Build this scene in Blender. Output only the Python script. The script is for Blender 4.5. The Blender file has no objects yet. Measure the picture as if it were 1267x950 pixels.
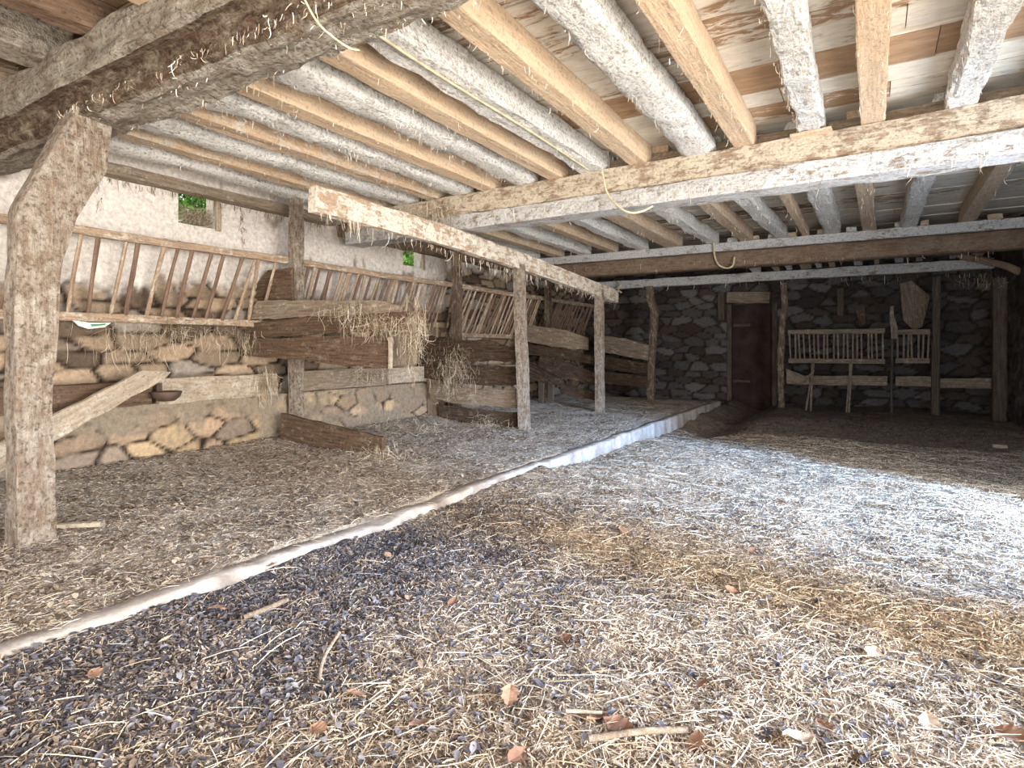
import bpy, math, random
import numpy as np
from mathutils import Vector, Matrix, noise as mn

random.seed(7); RNG = np.random.default_rng(7)
col = bpy.context.scene.collection
F = 740.0; CX = 633.5; HY = 430.0; EYE = 1.10
TH = math.atan2(1080 - CX, F); SN, CS = math.sin(TH), math.cos(TH)
ZJ = EYE + 1.75            # underside of the joists

# ---------- photo measurements -> metres -------------------------------------------------
def ray(x, y):
    u = (x - CX) / F; v = (HY - y) / F
    return u * CS - SN, u * SN + CS, v       # X, Y, Z per unit depth
def onX(x, y, X):
    a, b, c = ray(x, y); d = X / a
    return (X, b * d, EYE + c * d)
def onY(x, y, Y):
    a, b, c = ray(x, y); d = Y / b
    return (a * d, Y, EYE + c * d)
def onZ(x, y, Z):
    a, b, c = ray(x, y); d = (Z - EYE) / c
    return (a * d, b * d, Z)
def onL(x, y, A, B):        # on the vertical plane through plan points A and B
    a, b, c = ray(x, y)
    nx, ny = -(B[1] - A[1]), (B[0] - A[0])
    d = (nx * A[0] + ny * A[1]) / (nx * a + ny * b)
    return (a * d, b * d, EYE + c * d)

# ---------- object helpers -----------------------------------------------------------------
def tag(o, label=None, cat=None, group=None, kind=None):
    if label: o['label'] = label
    if cat: o['category'] = cat
    if group: o['group'] = group
    if kind: o['kind'] = kind
    return o
def empty(name, loc, label, cat, group=None):
    o = bpy.data.objects.new(name, None); col.objects.link(o); o.location = loc
    o.empty_display_size = .1
    return tag(o, label, cat, group)
def link(name, V, Fc, mat, parent=None, M=None, smooth=False, colr=None):
    me = bpy.data.meshes.new(name)
    V = np.asarray(V, dtype=float)
    me.from_pydata(V.tolist(), [], [list(f) for f in Fc]); me.update()
    if colr is not None:
        a = me.color_attributes.new('Col', 'FLOAT_COLOR', 'POINT')
        c = np.ones((len(V), 4), dtype=np.float32); c[:, :3] = colr
        a.data.foreach_set('color', c.ravel())
    if smooth: me.polygons.foreach_set('use_smooth', [True] * len(me.polygons))
    me.materials.append(mat)
    o = bpy.data.objects.new(name, me); col.objects.link(o)
    if M is None: M = Matrix.Identity(4)
    if parent is not None:
        o.parent = parent
        o.matrix_parent_inverse = Matrix.Identity(4)
        o.matrix_basis = Matrix.Translation(-Vector(parent.location)) @ M
    else: o.matrix_basis = M
    return o
def fastmesh(name, V, quads, mat, colr=None, parent=None):
    V = np.asarray(V, dtype=np.float32); quads = np.asarray(quads, dtype=np.int32)
    c0 = V.mean(axis=0); V = V - c0
    me = bpy.data.meshes.new(name)
    me.vertices.add(len(V)); me.vertices.foreach_set('co', V.ravel())
    n, k = quads.shape
    me.loops.add(n * k); me.loops.foreach_set('vertex_index', quads.ravel())
    me.polygons.add(n); me.polygons.foreach_set('loop_start', np.arange(n, dtype=np.int32) * k)
    me.update(calc_edges=True); me.validate()
    if colr is not None:
        a = me.color_attributes.new('Col', 'FLOAT_COLOR', 'POINT')
        c = np.ones((len(V), 4), dtype=np.float32); c[:, :3] = colr
        a.data.foreach_set('color', c.ravel())
    me.materials.append(mat)
    o = bpy.data.objects.new(name, me); col.objects.link(o); o.location = c0.tolist()
    if parent is not None:
        o.parent = parent; o.location = (Vector(c0.tolist()) - Vector(parent.location))
    return o

# ---------- materials ------------------------------------------------------------------------
def base_mat(name):
    m = bpy.data.materials.new(name); m.use_nodes = True
    nt = m.node_tree; b = nt.nodes['Principled BSDF']; b.inputs['Roughness'].default_value = .92
    b.inputs['Specular IOR Level'].default_value = .15
    return m, nt, b
def N(nt, t, **kw):
    n = nt.nodes.new(t)
    for k, v in kw.items():
        if k in n.inputs.keys(): n.inputs[k].default_value = v
        else: setattr(n, k, v)
    return n
def ramp(nt, src, stops):
    r = nt.nodes.new('ShaderNodeValToRGB'); nt.links.new(src, r.inputs[0])
    el = r.color_ramp.elements
    while len(el) < len(stops): el.new(.5)
    for e, (p, c) in zip(el, stops):
        e.position = p; e.color = (c[0], c[1], c[2], 1) if len(c) > 2 else (c[0],) * 3 + (1,)
    return r.outputs[0]
def mix(nt, f, a, b, mode='MIX'):
    m = nt.nodes.new('ShaderNodeMix'); m.data_type = 'RGBA'; m.blend_type = mode
    for s, i in ((f, 0), (a, 6), (b, 7)):
        if isinstance(s, (int, float)): m.inputs[i].default_value = s
        elif isinstance(s, tuple): m.inputs[i].default_value = (*s[:3], 1)
        else: nt.links.new(s, m.inputs[i])
    return m.outputs[2]
def S(r, g, b):
    f = lambda c: ((c / 255 + .055) / 1.055) ** 2.4 if c > 10 else c / 255 / 12.92
    return (f(r), f(g), f(b))
def wood(name, c1, c2, paint=None, cover=.5, edge=.06, pscale=3.5, bump=.35, fuzz=0., dist=.012, stretch=(1.2, 14, 14), spots=.35):
    m, nt, b = base_mat(name)
    tc = N(nt, 'ShaderNodeTexCoord'); oi = N(nt, 'ShaderNodeObjectInfo')
    off = N(nt, 'ShaderNodeVectorMath', operation='SCALE'); nt.links.new(oi.outputs['Location'], off.inputs[0]); off.inputs['Scale'].default_value = 7.3
    add = N(nt, 'ShaderNodeVectorMath', operation='ADD'); nt.links.new(tc.outputs['Object'], add.inputs[0]); nt.links.new(off.outputs[0], add.inputs[1])
    mp = N(nt, 'ShaderNodeMapping'); mp.inputs['Scale'].default_value = stretch; nt.links.new(add.outputs[0], mp.inputs[0])
    n1 = N(nt, 'ShaderNodeTexNoise', Scale=3.0, Detail=8.0, Roughness=.65); nt.links.new(mp.outputs[0], n1.inputs['Vector'])
    cc = ramp(nt, n1.outputs['Fac'], [(.3, c1), (.7, c2)])
    n3 = N(nt, 'ShaderNodeTexNoise', Scale=38.0, Detail=4.0, Roughness=.7); nt.links.new(add.outputs[0], n3.inputs['Vector'])
    sp = ramp(nt, n3.outputs['Fac'], [(.36, (1, 1, 1)), (.46, (0, 0, 0))])
    spm = N(nt, 'ShaderNodeMath', operation='MULTIPLY'); nt.links.new(sp, spm.inputs[0]); spm.inputs[1].default_value = spots
    dark = tuple(x * .35 for x in c1)
    h = n1.outputs['Fac']
    if paint:
        n2 = N(nt, 'ShaderNodeTexNoise', Scale=pscale, Detail=9.0, Roughness=.72); nt.links.new(add.outputs[0], n2.inputs['Vector'])
        mp2 = N(nt, 'ShaderNodeMapping'); mp2.inputs['Scale'].default_value = (3, 10, 10); nt.links.new(add.outputs[0], mp2.inputs[0])
        n4 = N(nt, 'ShaderNodeTexNoise', Scale=3.0, Detail=8.0, Roughness=.7); nt.links.new(mp2.outputs[0], n4.inputs['Vector'])
        av = N(nt, 'ShaderNodeMath', operation='ADD'); nt.links.new(n2.outputs['Fac'], av.inputs[0]); nt.links.new(n4.outputs['Fac'], av.inputs[1])
        hv = N(nt, 'ShaderNodeMath', operation='MULTIPLY'); nt.links.new(av.outputs[0], hv.inputs[0]); hv.inputs[1].default_value = .5
        t = .5 + (.5 - cover) * .32
        mk = ramp(nt, hv.outputs[0], [(t - edge / 2, (0, 0, 0)), (t + edge / 2, (1, 1, 1))])
        pc = ramp(nt, n3.outputs['Fac'], [(.3, tuple(x * .72 for x in paint)), (.6, paint)])
        cc = mix(nt, mk, cc, pc)
        ha = N(nt, 'ShaderNodeMath', operation='MULTIPLY_ADD'); nt.links.new(mk, ha.inputs[0]); ha.inputs[1].default_value = .5; nt.links.new(n1.outputs['Fac'], ha.inputs[2]); h = ha.outputs[0]
    cc = mix(nt, spm.outputs[0], cc, dark)
    ha = N(nt, 'ShaderNodeMath', operation='MULTIPLY_ADD'); nt.links.new(n3.outputs['Fac'], ha.inputs[0]); ha.inputs[1].default_value = .5 + fuzz; nt.links.new(h, ha.inputs[2])
    bp = N(nt, 'ShaderNodeBump', Strength=bump + .3, Distance=dist); nt.links.new(ha.outputs[0], bp.inputs['Height'])
    nt.links.new(bp.outputs[0], b.inputs['Normal']); nt.links.new(cc, b.inputs['Base Color'])
    return m
def attr_mat(name, nscale=25., vary=.35, bump=.6, dist=.015, world=True, rough=.95, trans=0, spk=.5):
    m, nt, b = base_mat(name); b.inputs['Roughness'].default_value = rough
    at = N(nt, 'ShaderNodeAttribute', attribute_name='Col')
    tc = N(nt, 'ShaderNodeTexCoord')
    n = N(nt, 'ShaderNodeTexNoise', Scale=nscale, Detail=8.0, Roughness=.7); nt.links.new(tc.outputs['Object'], n.inputs['Vector'])
    f = ramp(nt, n.outputs['Fac'], [(.3, (1 - vary,) * 3), (.7, (1 + vary * .6,) * 3)])
    c = mix(nt, 1., at.outputs['Color'], f, 'MULTIPLY')
    nt.links.new(c, b.inputs['Base Color'])
    if bump:
        bp = N(nt, 'ShaderNodeBump', Strength=bump, Distance=dist); nt.links.new(n.outputs['Fac'], bp.inputs['Height']); nt.links.new(bp.outputs[0], b.inputs['Normal'])
    return m
WHITE = S(232, 228, 222); CREAM = S(222, 208, 188)
M = {}
M['joist_white'] = wood('limewashed_log', S(140, 116, 94), S(186, 164, 138), S(246, 243, 238), .86, .14, 8, .9, 1.0, .02, spots=.42)
M['joist_tan'] = wood('sawn_tan_timber', S(194, 164, 134), S(224, 198, 168), S(206, 190, 168), .3, .25, 9, .5, .4, spots=.4)
M['joist_tan_dirty'] = wood('dusty_tan_timber', S(176, 146, 118), S(214, 186, 156), S(212, 202, 186), .40, .15, 6, .5, .4, spots=.4)
M['beam_old'] = wood('old_hewn_oak', S(110, 94, 78), S(166, 148, 126), S(212, 204, 190), .48, .22, 5, 1., 1.2, .03, spots=.6)
M['beam_tan'] = wood('beam_with_peeling_limewash', S(128, 106, 86), S(168, 144, 120), S(200, 186, 166), .62, .08, 4, .6, .3)
M['beam_white'] = wood('flaking_white_beam', S(130, 108, 90), S(168, 148, 126), S(200, 198, 196), .70, .08, 6, .7, .6)
M['log_brown'] = wood('smooth_brown_log', S(88, 68, 54), S(128, 104, 84), S(150, 136, 120), .3, .3, 3, .3, .1)
M['post'] = wood('weathered_post', S(84, 66, 54), S(144, 124, 106), S(186, 174, 158), .33, .12, 6, .8, .5, .02, spots=.5)
M['post_tan'] = wood('dung_splashed_pale_post', S(112, 92, 76), S(166, 146, 126), S(208, 198, 184), .42, .2, 13, 1., .9, .02, spots=.55)
M['rail'] = wood('orange_brown_rail', S(150, 122, 100), S(192, 166, 142), S(224, 214, 198), .58, .07, 7, .5, .3)
M['plank'] = wood('brown_plank', S(68, 54, 44), S(120, 98, 80), S(160, 146, 126), .16, .15, 5, .5, .3, spots=.5)
M['plank_dark'] = wood('dark_dung_stained_plank', S(48, 38, 31), S(98, 80, 66), S(150, 136, 118), .1, .2, 6, .6, .4, spots=.5)
M['plank_grey'] = wood('grey_brown_plank', S(104, 90, 76), S(160, 144, 126), S(190, 178, 160), .28, .1, 6, .6, .3)
M['plank_pale'] = wood('pale_weathered_board', S(140, 124, 106), S(192, 176, 154), S(208, 198, 182), .35, .15, 8, .6, .4, spots=.45)
M['rack'] = wood('hay_rack_wood', S(124, 102, 84), S(188, 164, 140), S(215, 204, 186), .35, .1, 6, .4, .2)
M['rack_dark'] = wood('dark_hay_rack_bar', S(92, 72, 62), S(146, 122, 104), None, bump=.4)
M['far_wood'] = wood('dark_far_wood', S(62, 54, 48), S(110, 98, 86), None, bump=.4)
M['rot'] = wood('rotten_brown_heartwood', S(70, 52, 40), S(132, 106, 84), S(186, 170, 148), .42, .15, 9, 1., 1.2, .03, spots=.6)
M['stone'] = attr_mat('rubble_stone', 22, .35, .8, .02)
M['ground'] = attr_mat('trodden_litter', 40, .6, 1., .02)
M['straw'] = attr_mat('dry_straw', 60, .1, 0)
M['web'] = attr_mat('dusty_cobweb', 60, .1, 0)
M['leafm'] = attr_mat('dead_leaf', 90, .3, .3, .003)
M['concrete'] = attr_mat('worn_concrete', 18, .3, .7, .012)
def plain(name, c, rough=.8, metal=0, ns=12, vary=.3, bump=.2):
    m, nt, b = base_mat(name); b.inputs['Roughness'].default_value = rough; b.inputs['Metallic'].default_value = metal
    tc = N(nt, 'ShaderNodeTexCoord'); n = N(nt, 'ShaderNodeTexNoise', Scale=ns, Detail=6.); nt.links.new(tc.outputs['Object'], n.inputs['Vector'])
    nt.links.new(ramp(nt, n.outputs['Fac'], [(.3, tuple(x * (1 - vary) for x in c)), (.7, tuple(min(1, x * (1 + vary)) for x in c))]), b.inputs['Base Color'])
    bp = N(nt, 'ShaderNodeBump', Strength=bump, Distance=.01); nt.links.new(n.outputs['Fac'], bp.inputs['Height']); nt.links.new(bp.outputs[0], b.inputs['Normal'])
    return m
M['iron'] = plain('rusty_iron', S(92, 74, 66), .6, .2)
M['door'] = plain('rusty_door', S(60, 46, 42), .7, .1, 3, .5)
M['twine'] = plain('sisal_twine', S(206, 194, 160), .8)
M['cable'] = plain('old_cable', S(190, 180, 150), .7)
M['bag'] = plain('plastic_sack', S(214, 220, 218), .5)
M['bag_green'] = plain('green_print', S(80, 140, 100), .5)
M['green'] = attr_mat('leaves_outside', 30, .3, 0)
M['wallplain'] = plain('dark_masonry', S(96, 88, 80), .95, 0, 5, .4, .8)

def clamp(v): return max(0., min(1., v))
# ---------- timber: rings along a path -----------------------------------------------------------
def boxprof(rd):
    c = .5 - .05 - rd * .2; k = .5 - .012
    q = [(.5, t) for t in (-c, -c / 3, c / 3, c)] + [(k, k)]
    out = []
    for m in range(4):
        a = m * math.pi / 2; ca, sa = round(math.cos(a)), round(math.sin(a))
        out += [(x * ca - y * sa, x * sa + y * ca) for x, y in q]
    return out
def timber(name, path, sizes, mat, label=None, cat=None, group=None, parent=None, rnd=.3, amp=.006, seed=None, ring=.09, nseg=20, nscale=6., wave=0., twist=0., prof=None, mat2=None, cols2=()):
    if rnd < .3 and prof is None and nseg >= 20: prof = boxprof(rnd); nseg = 20
    P = np.array(path, dtype=float)
    sz = np.array(sizes if hasattr(sizes[0], '__len__') else [sizes] * len(P), dtype=float)
    seed = random.random() * 100 if seed is None else seed
    D = P[-1] - P[0]; L = np.linalg.norm(D); ax = D / L
    up = np.array((0, 0, 1.)) if abs(ax[2]) < .8 else np.array((1., 0, 0))
    side = np.cross(up, ax); side /= np.linalg.norm(side); up2 = np.cross(ax, side)
    s = (P - P[0]) @ ax; n = max(4, int(L / ring)); t = np.linspace(0, L, n + 1)
    oy = np.interp(t, s, (P - P[0]) @ side); oz = np.interp(t, s, (P - P[0]) @ up2)
    w = np.interp(t, s, sz[:, 0]); h = np.interp(t, s, sz[:, 1])
    if wave:
        oy = oy + wave * np.array([mn.noise((a * .9, seed, 0)) for a in t]); oz = oz + wave * .6 * np.array([mn.noise((a * .9, seed, 9)) for a in t])
    e = 2 / (2 + (1 - rnd) * 10)
    V = []
    for i in range(n + 1):
        for k in range(nseg):
            a = 2 * math.pi * (k + .5) / nseg
            ca, sa = math.cos(a), math.sin(a)
            y = abs(ca) ** e * (1 if ca > 0 else -1) * w[i] / 2; z = abs(sa) ** e * (1 if sa > 0 else -1) * h[i] / 2
            if prof:
                y, z = prof[k][0] * w[i], prof[k][1] * h[i]
                if k in cols2:
                    dp = .5 + .9 * mn.noise((t[i] * 1.3, 3.3, seed)) + .35 * mn.noise((t[i] * 6, k * .7, seed))
                    y -= (1 - clamp(dp + .45)) * .18 * w[i]; z -= (1 - clamp(dp + .45)) * .12 * h[i]
            q = mn.noise(((t[i]) * nscale * .5 + seed, y * nscale * 3, z * nscale * 3)) + .5 * mn.noise((t[i] * nscale * 2 + seed, y * nscale * 8, z * nscale * 8 + 3))
            f = 1 + q * amp / (max(w[i], h[i]) / 2)
            V.append((t[i] - L / 2, oy[i] + y * f, oz[i] + z * f))
    Fc = [(i * nseg + k, i * nseg + (k + 1) % nseg, (i + 1) * nseg + (k + 1) % nseg, (i + 1) * nseg + k) for i in range(n) for k in range(nseg)]
    Fc = [tuple(reversed(f)) for f in Fc]
    Fc += [tuple(range(nseg)), tuple(reversed(range(n * nseg, (n + 1) * nseg)))]
    c = P[0] + ax * L / 2
    Mx = Matrix(((ax[0], side[0], up2[0], c[0]), (ax[1], side[1], up2[1], c[1]), (ax[2], side[2], up2[2], c[2]), (0, 0, 0, 1)))
    o = link(name, V, Fc, mat, parent, Mx, smooth=rnd > .6)
    if mat2:
        o.data.materials.append(mat2)
        for i in range(n):
            for k in cols2: o.data.polygons[i * nseg + k].material_index = 1
    if not parent: tag(o, label, cat, group)
    elif label: o['label'] = label
    return o

def slab(name, pts, thick, mat, parent=None, label=None, cat=None, group=None, jit=.006, back=None):
    """board: outline (3-D points in one plane), real thickness away from the viewer"""
    P = [Vector(p) for p in pts]
    nrm = Vector((0, 0, 0))
    for i in range(len(P)): nrm += P[i].cross(P[(i + 1) % len(P)])
    nrm.normalize()
    if back is None: back = Vector((P[0][0], P[0][1], P[0][2] - EYE))
    if nrm.dot(Vector(back)) < 0: nrm = -nrm
    i0 = max(range(len(P)), key=lambda i: (P[(i + 1) % len(P)] - P[i]).length)
    ax = (P[(i0 + 1) % len(P)] - P[i0]).normalized(); ay = nrm.cross(ax)
    c = sum(P, Vector()) / len(P)
    out = []
    for i in range(len(P)):
        a, b2 = P[i], P[(i + 1) % len(P)]; k = max(1, int((b2 - a).length / .08))
        for j in range(k):
            q = a.lerp(b2, j / k) - c
            x, y = q.dot(ax), q.dot(ay)
            if j: x += random.uniform(-jit, jit) * .5; y += random.uniform(-jit, jit)
            out.append((x, y))
    area = sum(out[i][0] * out[(i + 1) % len(out)][1] - out[(i + 1) % len(out)][0] * out[i][1] for i in range(len(out)))
    if area < 0: out.reverse()
    n = len(out); ch = min(.006, thick * .25)
    # rim chamfer towards the viewer
    V = []
    cx0 = sum(p[0] for p in out) / n; cy0 = sum(p[1] for p in out) / n
    def sh(p, d):
        v = Vector((cx0 - p[0], cy0 - p[1]));
        if v.length: v.normalize()
        return (p[0] + v.x * d, p[1] + v.y * d)
    for p in out: V.append((*sh(p, ch), 0))
    for p in out: V.append((p[0], p[1], ch))
    for p in out: V.append((p[0], p[1], thick))
    Fc = [tuple(reversed(range(n))), tuple(range(2 * n, 3 * n))]
    for i in range(n):
        j = (i + 1) % n
        Fc += [(i, j, n + j, n + i), (n + i, n + j, 2 * n + j, 2 * n + i)]
    Mx = Matrix(((ax.x, ay.x, nrm.x, c.x), (ax.y, ay.y, nrm.y, c.y), (ax.z, ay.z, nrm.z, c.z), (0, 0, 0, 1)))
    o = link(name, V, Fc, mat, parent, Mx)
    if parent is None: tag(o, label, cat, group)
    elif label: o['label'] = label
    return o

# ---------- ribbons (straw, cobweb) ---------------------------------------------------------------
def ribbons(P0, head, length, width, pitch, curl, arch, seg=3):
    n = len(P0); pts = np.zeros((n, seg + 1, 3)); pts[:, 0] = P0
    h = head.copy(); pi = pitch.copy()
    for k in range(seg):
        st = (length / seg)
        pts[:, k + 1] = pts[:, k] + np.stack([np.cos(h) * np.cos(pi) * st, np.sin(h) * np.cos(pi) * st, np.sin(pi) * st], 1)
        h = h + curl; pi = pi - arch
    roll = RNG.uniform(-1.0, 1.0, n)
    sd = np.stack([-np.sin(head) * np.cos(roll), np.cos(head) * np.cos(roll), np.sin(roll)], 1) * (width / 2)[:, None]
    wk = np.ones(seg + 1); wk[-1] = .4
    V = np.stack([pts + sd[:, None, :] * wk[None, :, None], pts - sd[:, None, :] * wk[None, :, None]], 2)   # n,seg+1,2,3
    V = V.reshape(-1, 3)
    b = (np.arange(n) * (seg + 1) * 2)[:, None] + (np.arange(seg) * 2)[None, :]
    Q = np.stack([b, b + 1, b + 3, b + 2], 2).reshape(-1, 4)
    return V, Q
def palette(cols, n, k, jitter=.12):
    c = np.array(cols)[RNG.integers(0, len(cols), n)] * (1 + RNG.uniform(-jitter, jitter, (n, 1)))
    return np.repeat(c, k, axis=0)

# ---------- the setting ------------------------------------------------------------------------------
XW, XR, YB, YF = -6.3, 1.9, 14.0, -1.2
XC = -2.66       # kerb
def nz(x, y, s, o=0.): return mn.noise((x * s, y * s, o))
def main_h(x, y):
    b = -.055 + .04 * math.exp(-max(0, x - XC) / .3) * clamp(.75 + 1.2 * nz(5, y, .9, 2)) * clamp((5.8 - y) * 2)
    if y > 5: b = -.055 - .13 * min(1, (y - 5) / 4)
    if y > 9.6: b += .10 * min(1, (y - 9.6) / 1.5)
    g = max(0, 1 - abs(x + 2.15) / .55) * min(1, max(0, (y - 8.2) / 2)); b -= .22 * g
    return b + .045 * nz(x, y, .9) + .03 * nz(x, y, 2.6, 4) + .018 * nz(x, y, 9, 7)
def plat_h(x, y):
    b = .0 + .07 * max(0, 1 - abs(x + 5.75) / .6) + .05 * max(0, 1 - math.hypot(x + 4.6, y - 4.4) / 1.2)
    if y > 12.6: b -= .1 * min(1, (y - 12.6))
    return b + .018 * nz(x, y, 1.3) + .014 * nz(x, y, 4, 4) + .010 * nz(x, y, 12, 7)
def field(name, x0, x1, y0, y1, step, hf, cf, mat, skirt=.5):
    nx = int((x1 - x0) / step); ny = int((y1 - y0) / step)
    xs = np.linspace(x0, x1, nx + 1); ys = np.linspace(y0, y1, ny + 1)
    V = [(x, y, hf(x, y)) for y in ys for x in xs]
    C = [cf(x, y) for y in ys for x in xs]
    i = np.arange(ny)[:, None] * (nx + 1) + np.arange(nx)[None, :]
    Q = np.stack([i, i + 1, i + nx + 2, i + nx + 1], 2).reshape(-1, 4).tolist()
    # skirt so the ground is solid
    rim = list(range(nx + 1)) + [(j + 1) * (nx + 1) + nx for j in range(ny)] + [ny * (nx + 1) + nx - 1 - k for k in range(nx)] + [(ny - 1 - j) * (nx + 1) for j in range(ny - 1)]
    b0 = len(V)
    for r in rim: V.append((V[r][0], V[r][1], -skirt)); C.append(C[r])
    for k in range(len(rim)):
        k2 = (k + 1) % len(rim); Q.append((rim[k2], rim[k], b0 + k, b0 + k2))
    cq = np.array(V).mean(axis=0)
    Vn = np.array(V) - cq
    return fastmesh(name, np.array(V), np.array(Q), mat, np.array(C))
def lerp(a, b, t): return tuple(a[i] + (b[i] - a[i]) * t for i in range(3))
C_MUCK = S(100, 97, 100); C_STRAW = S(184, 166, 144); C_GREY = S(190, 180, 166); C_EARTH_SHADE = S(136, 122, 110); C_PALE = S(180, 176, 172)
def muckness(x, y):     # the dark wet manure lies along the foot of the kerb, near the entrance
    return clamp((1.75 - (x - XC)) / 1.1 + .5 * nz(x, y, 1.7)) * clamp((4.4 - y) / 1.8 + .3 * nz(x, y, 2, 5))
def main_c(x, y):
    c = lerp(C_STRAW, S(130, 108, 86), clamp(.5 + nz(x, y, 3)))
    c = lerp(c, C_MUCK, muckness(x, y))
    c = lerp(c, C_EARTH_SHADE, clamp((y - 7.2 - (-2.4 - x) * .6) / 1.2))  # earth tone beyond the doorway's shadow edge: the shade is put into the colour
    return lerp(c, tuple(v * .5 for v in c), clamp(nz(x, y, 11, 3) * 1.6))
def plat_c(x, y):
    c = lerp(C_GREY, C_EARTH_SHADE, clamp(.45 + nz(x, y, 2.2)))
    return lerp(c, tuple(v * .55 for v in c), clamp(nz(x, y, 10, 3) * 1.4))
tag(field('floor', XC - .02, XR, YF, YB, .045, main_h, main_c, M['ground']), kind='structure')
tag(field('stall_platform', XW, XC - .12, YF, YB, .045, plat_h, plat_c, M['ground']), kind='structure')

# kerb: worn concrete edge of the platform
def kerb():
    n = 340; ys = np.linspace(YF, 12.6, n); V = []; C = []
    prof = [(-.13, -.02), (-.11, .012), (-.02, .016), (.0, .005), (.012, -.16), (.02, -.5)]
    for y in ys:
        wear = .03 * nz(0, y, 2.2, 5) + .015 * nz(0, y, 8, 6); ww = .05 * nz(3, y, 1.2, 1) + .03 * nz(1, y, 5, 8)
        bury = clamp(math.exp(-((y - 2.62) / .28) ** 2) * 1.6 + math.exp(-((y - 3.35) / .14) ** 2) * 1.4 + nz(5, y, 3, 2) * .6) if y < 5.5 else 0
        for i, (dx, dz) in enumerate(prof):
            V.append((XC + dx + ww * (.6 if i > 0 else 0), y, dz + wear * (.6 if 0 < i < 4 else 0) - bury * .03 * (i in (1, 2, 3))))
            C.append(lerp(S(190, 182, 174), S(140, 130, 120), clamp(.4 + nz(dx * 5, y, 6, 3) * 1.2 + (.3 if i > 3 else 0))))
    k = len(prof)
    Q = [(j * k + i, j * k + i + 1, (j + 1) * k + i + 1, (j + 1) * k + i) for j in range(n - 1) for i in range(k - 1)]
    tag(fastmesh('trim_1', V, Q, M['concrete'], C), kind='structure')
kerb()

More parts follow.
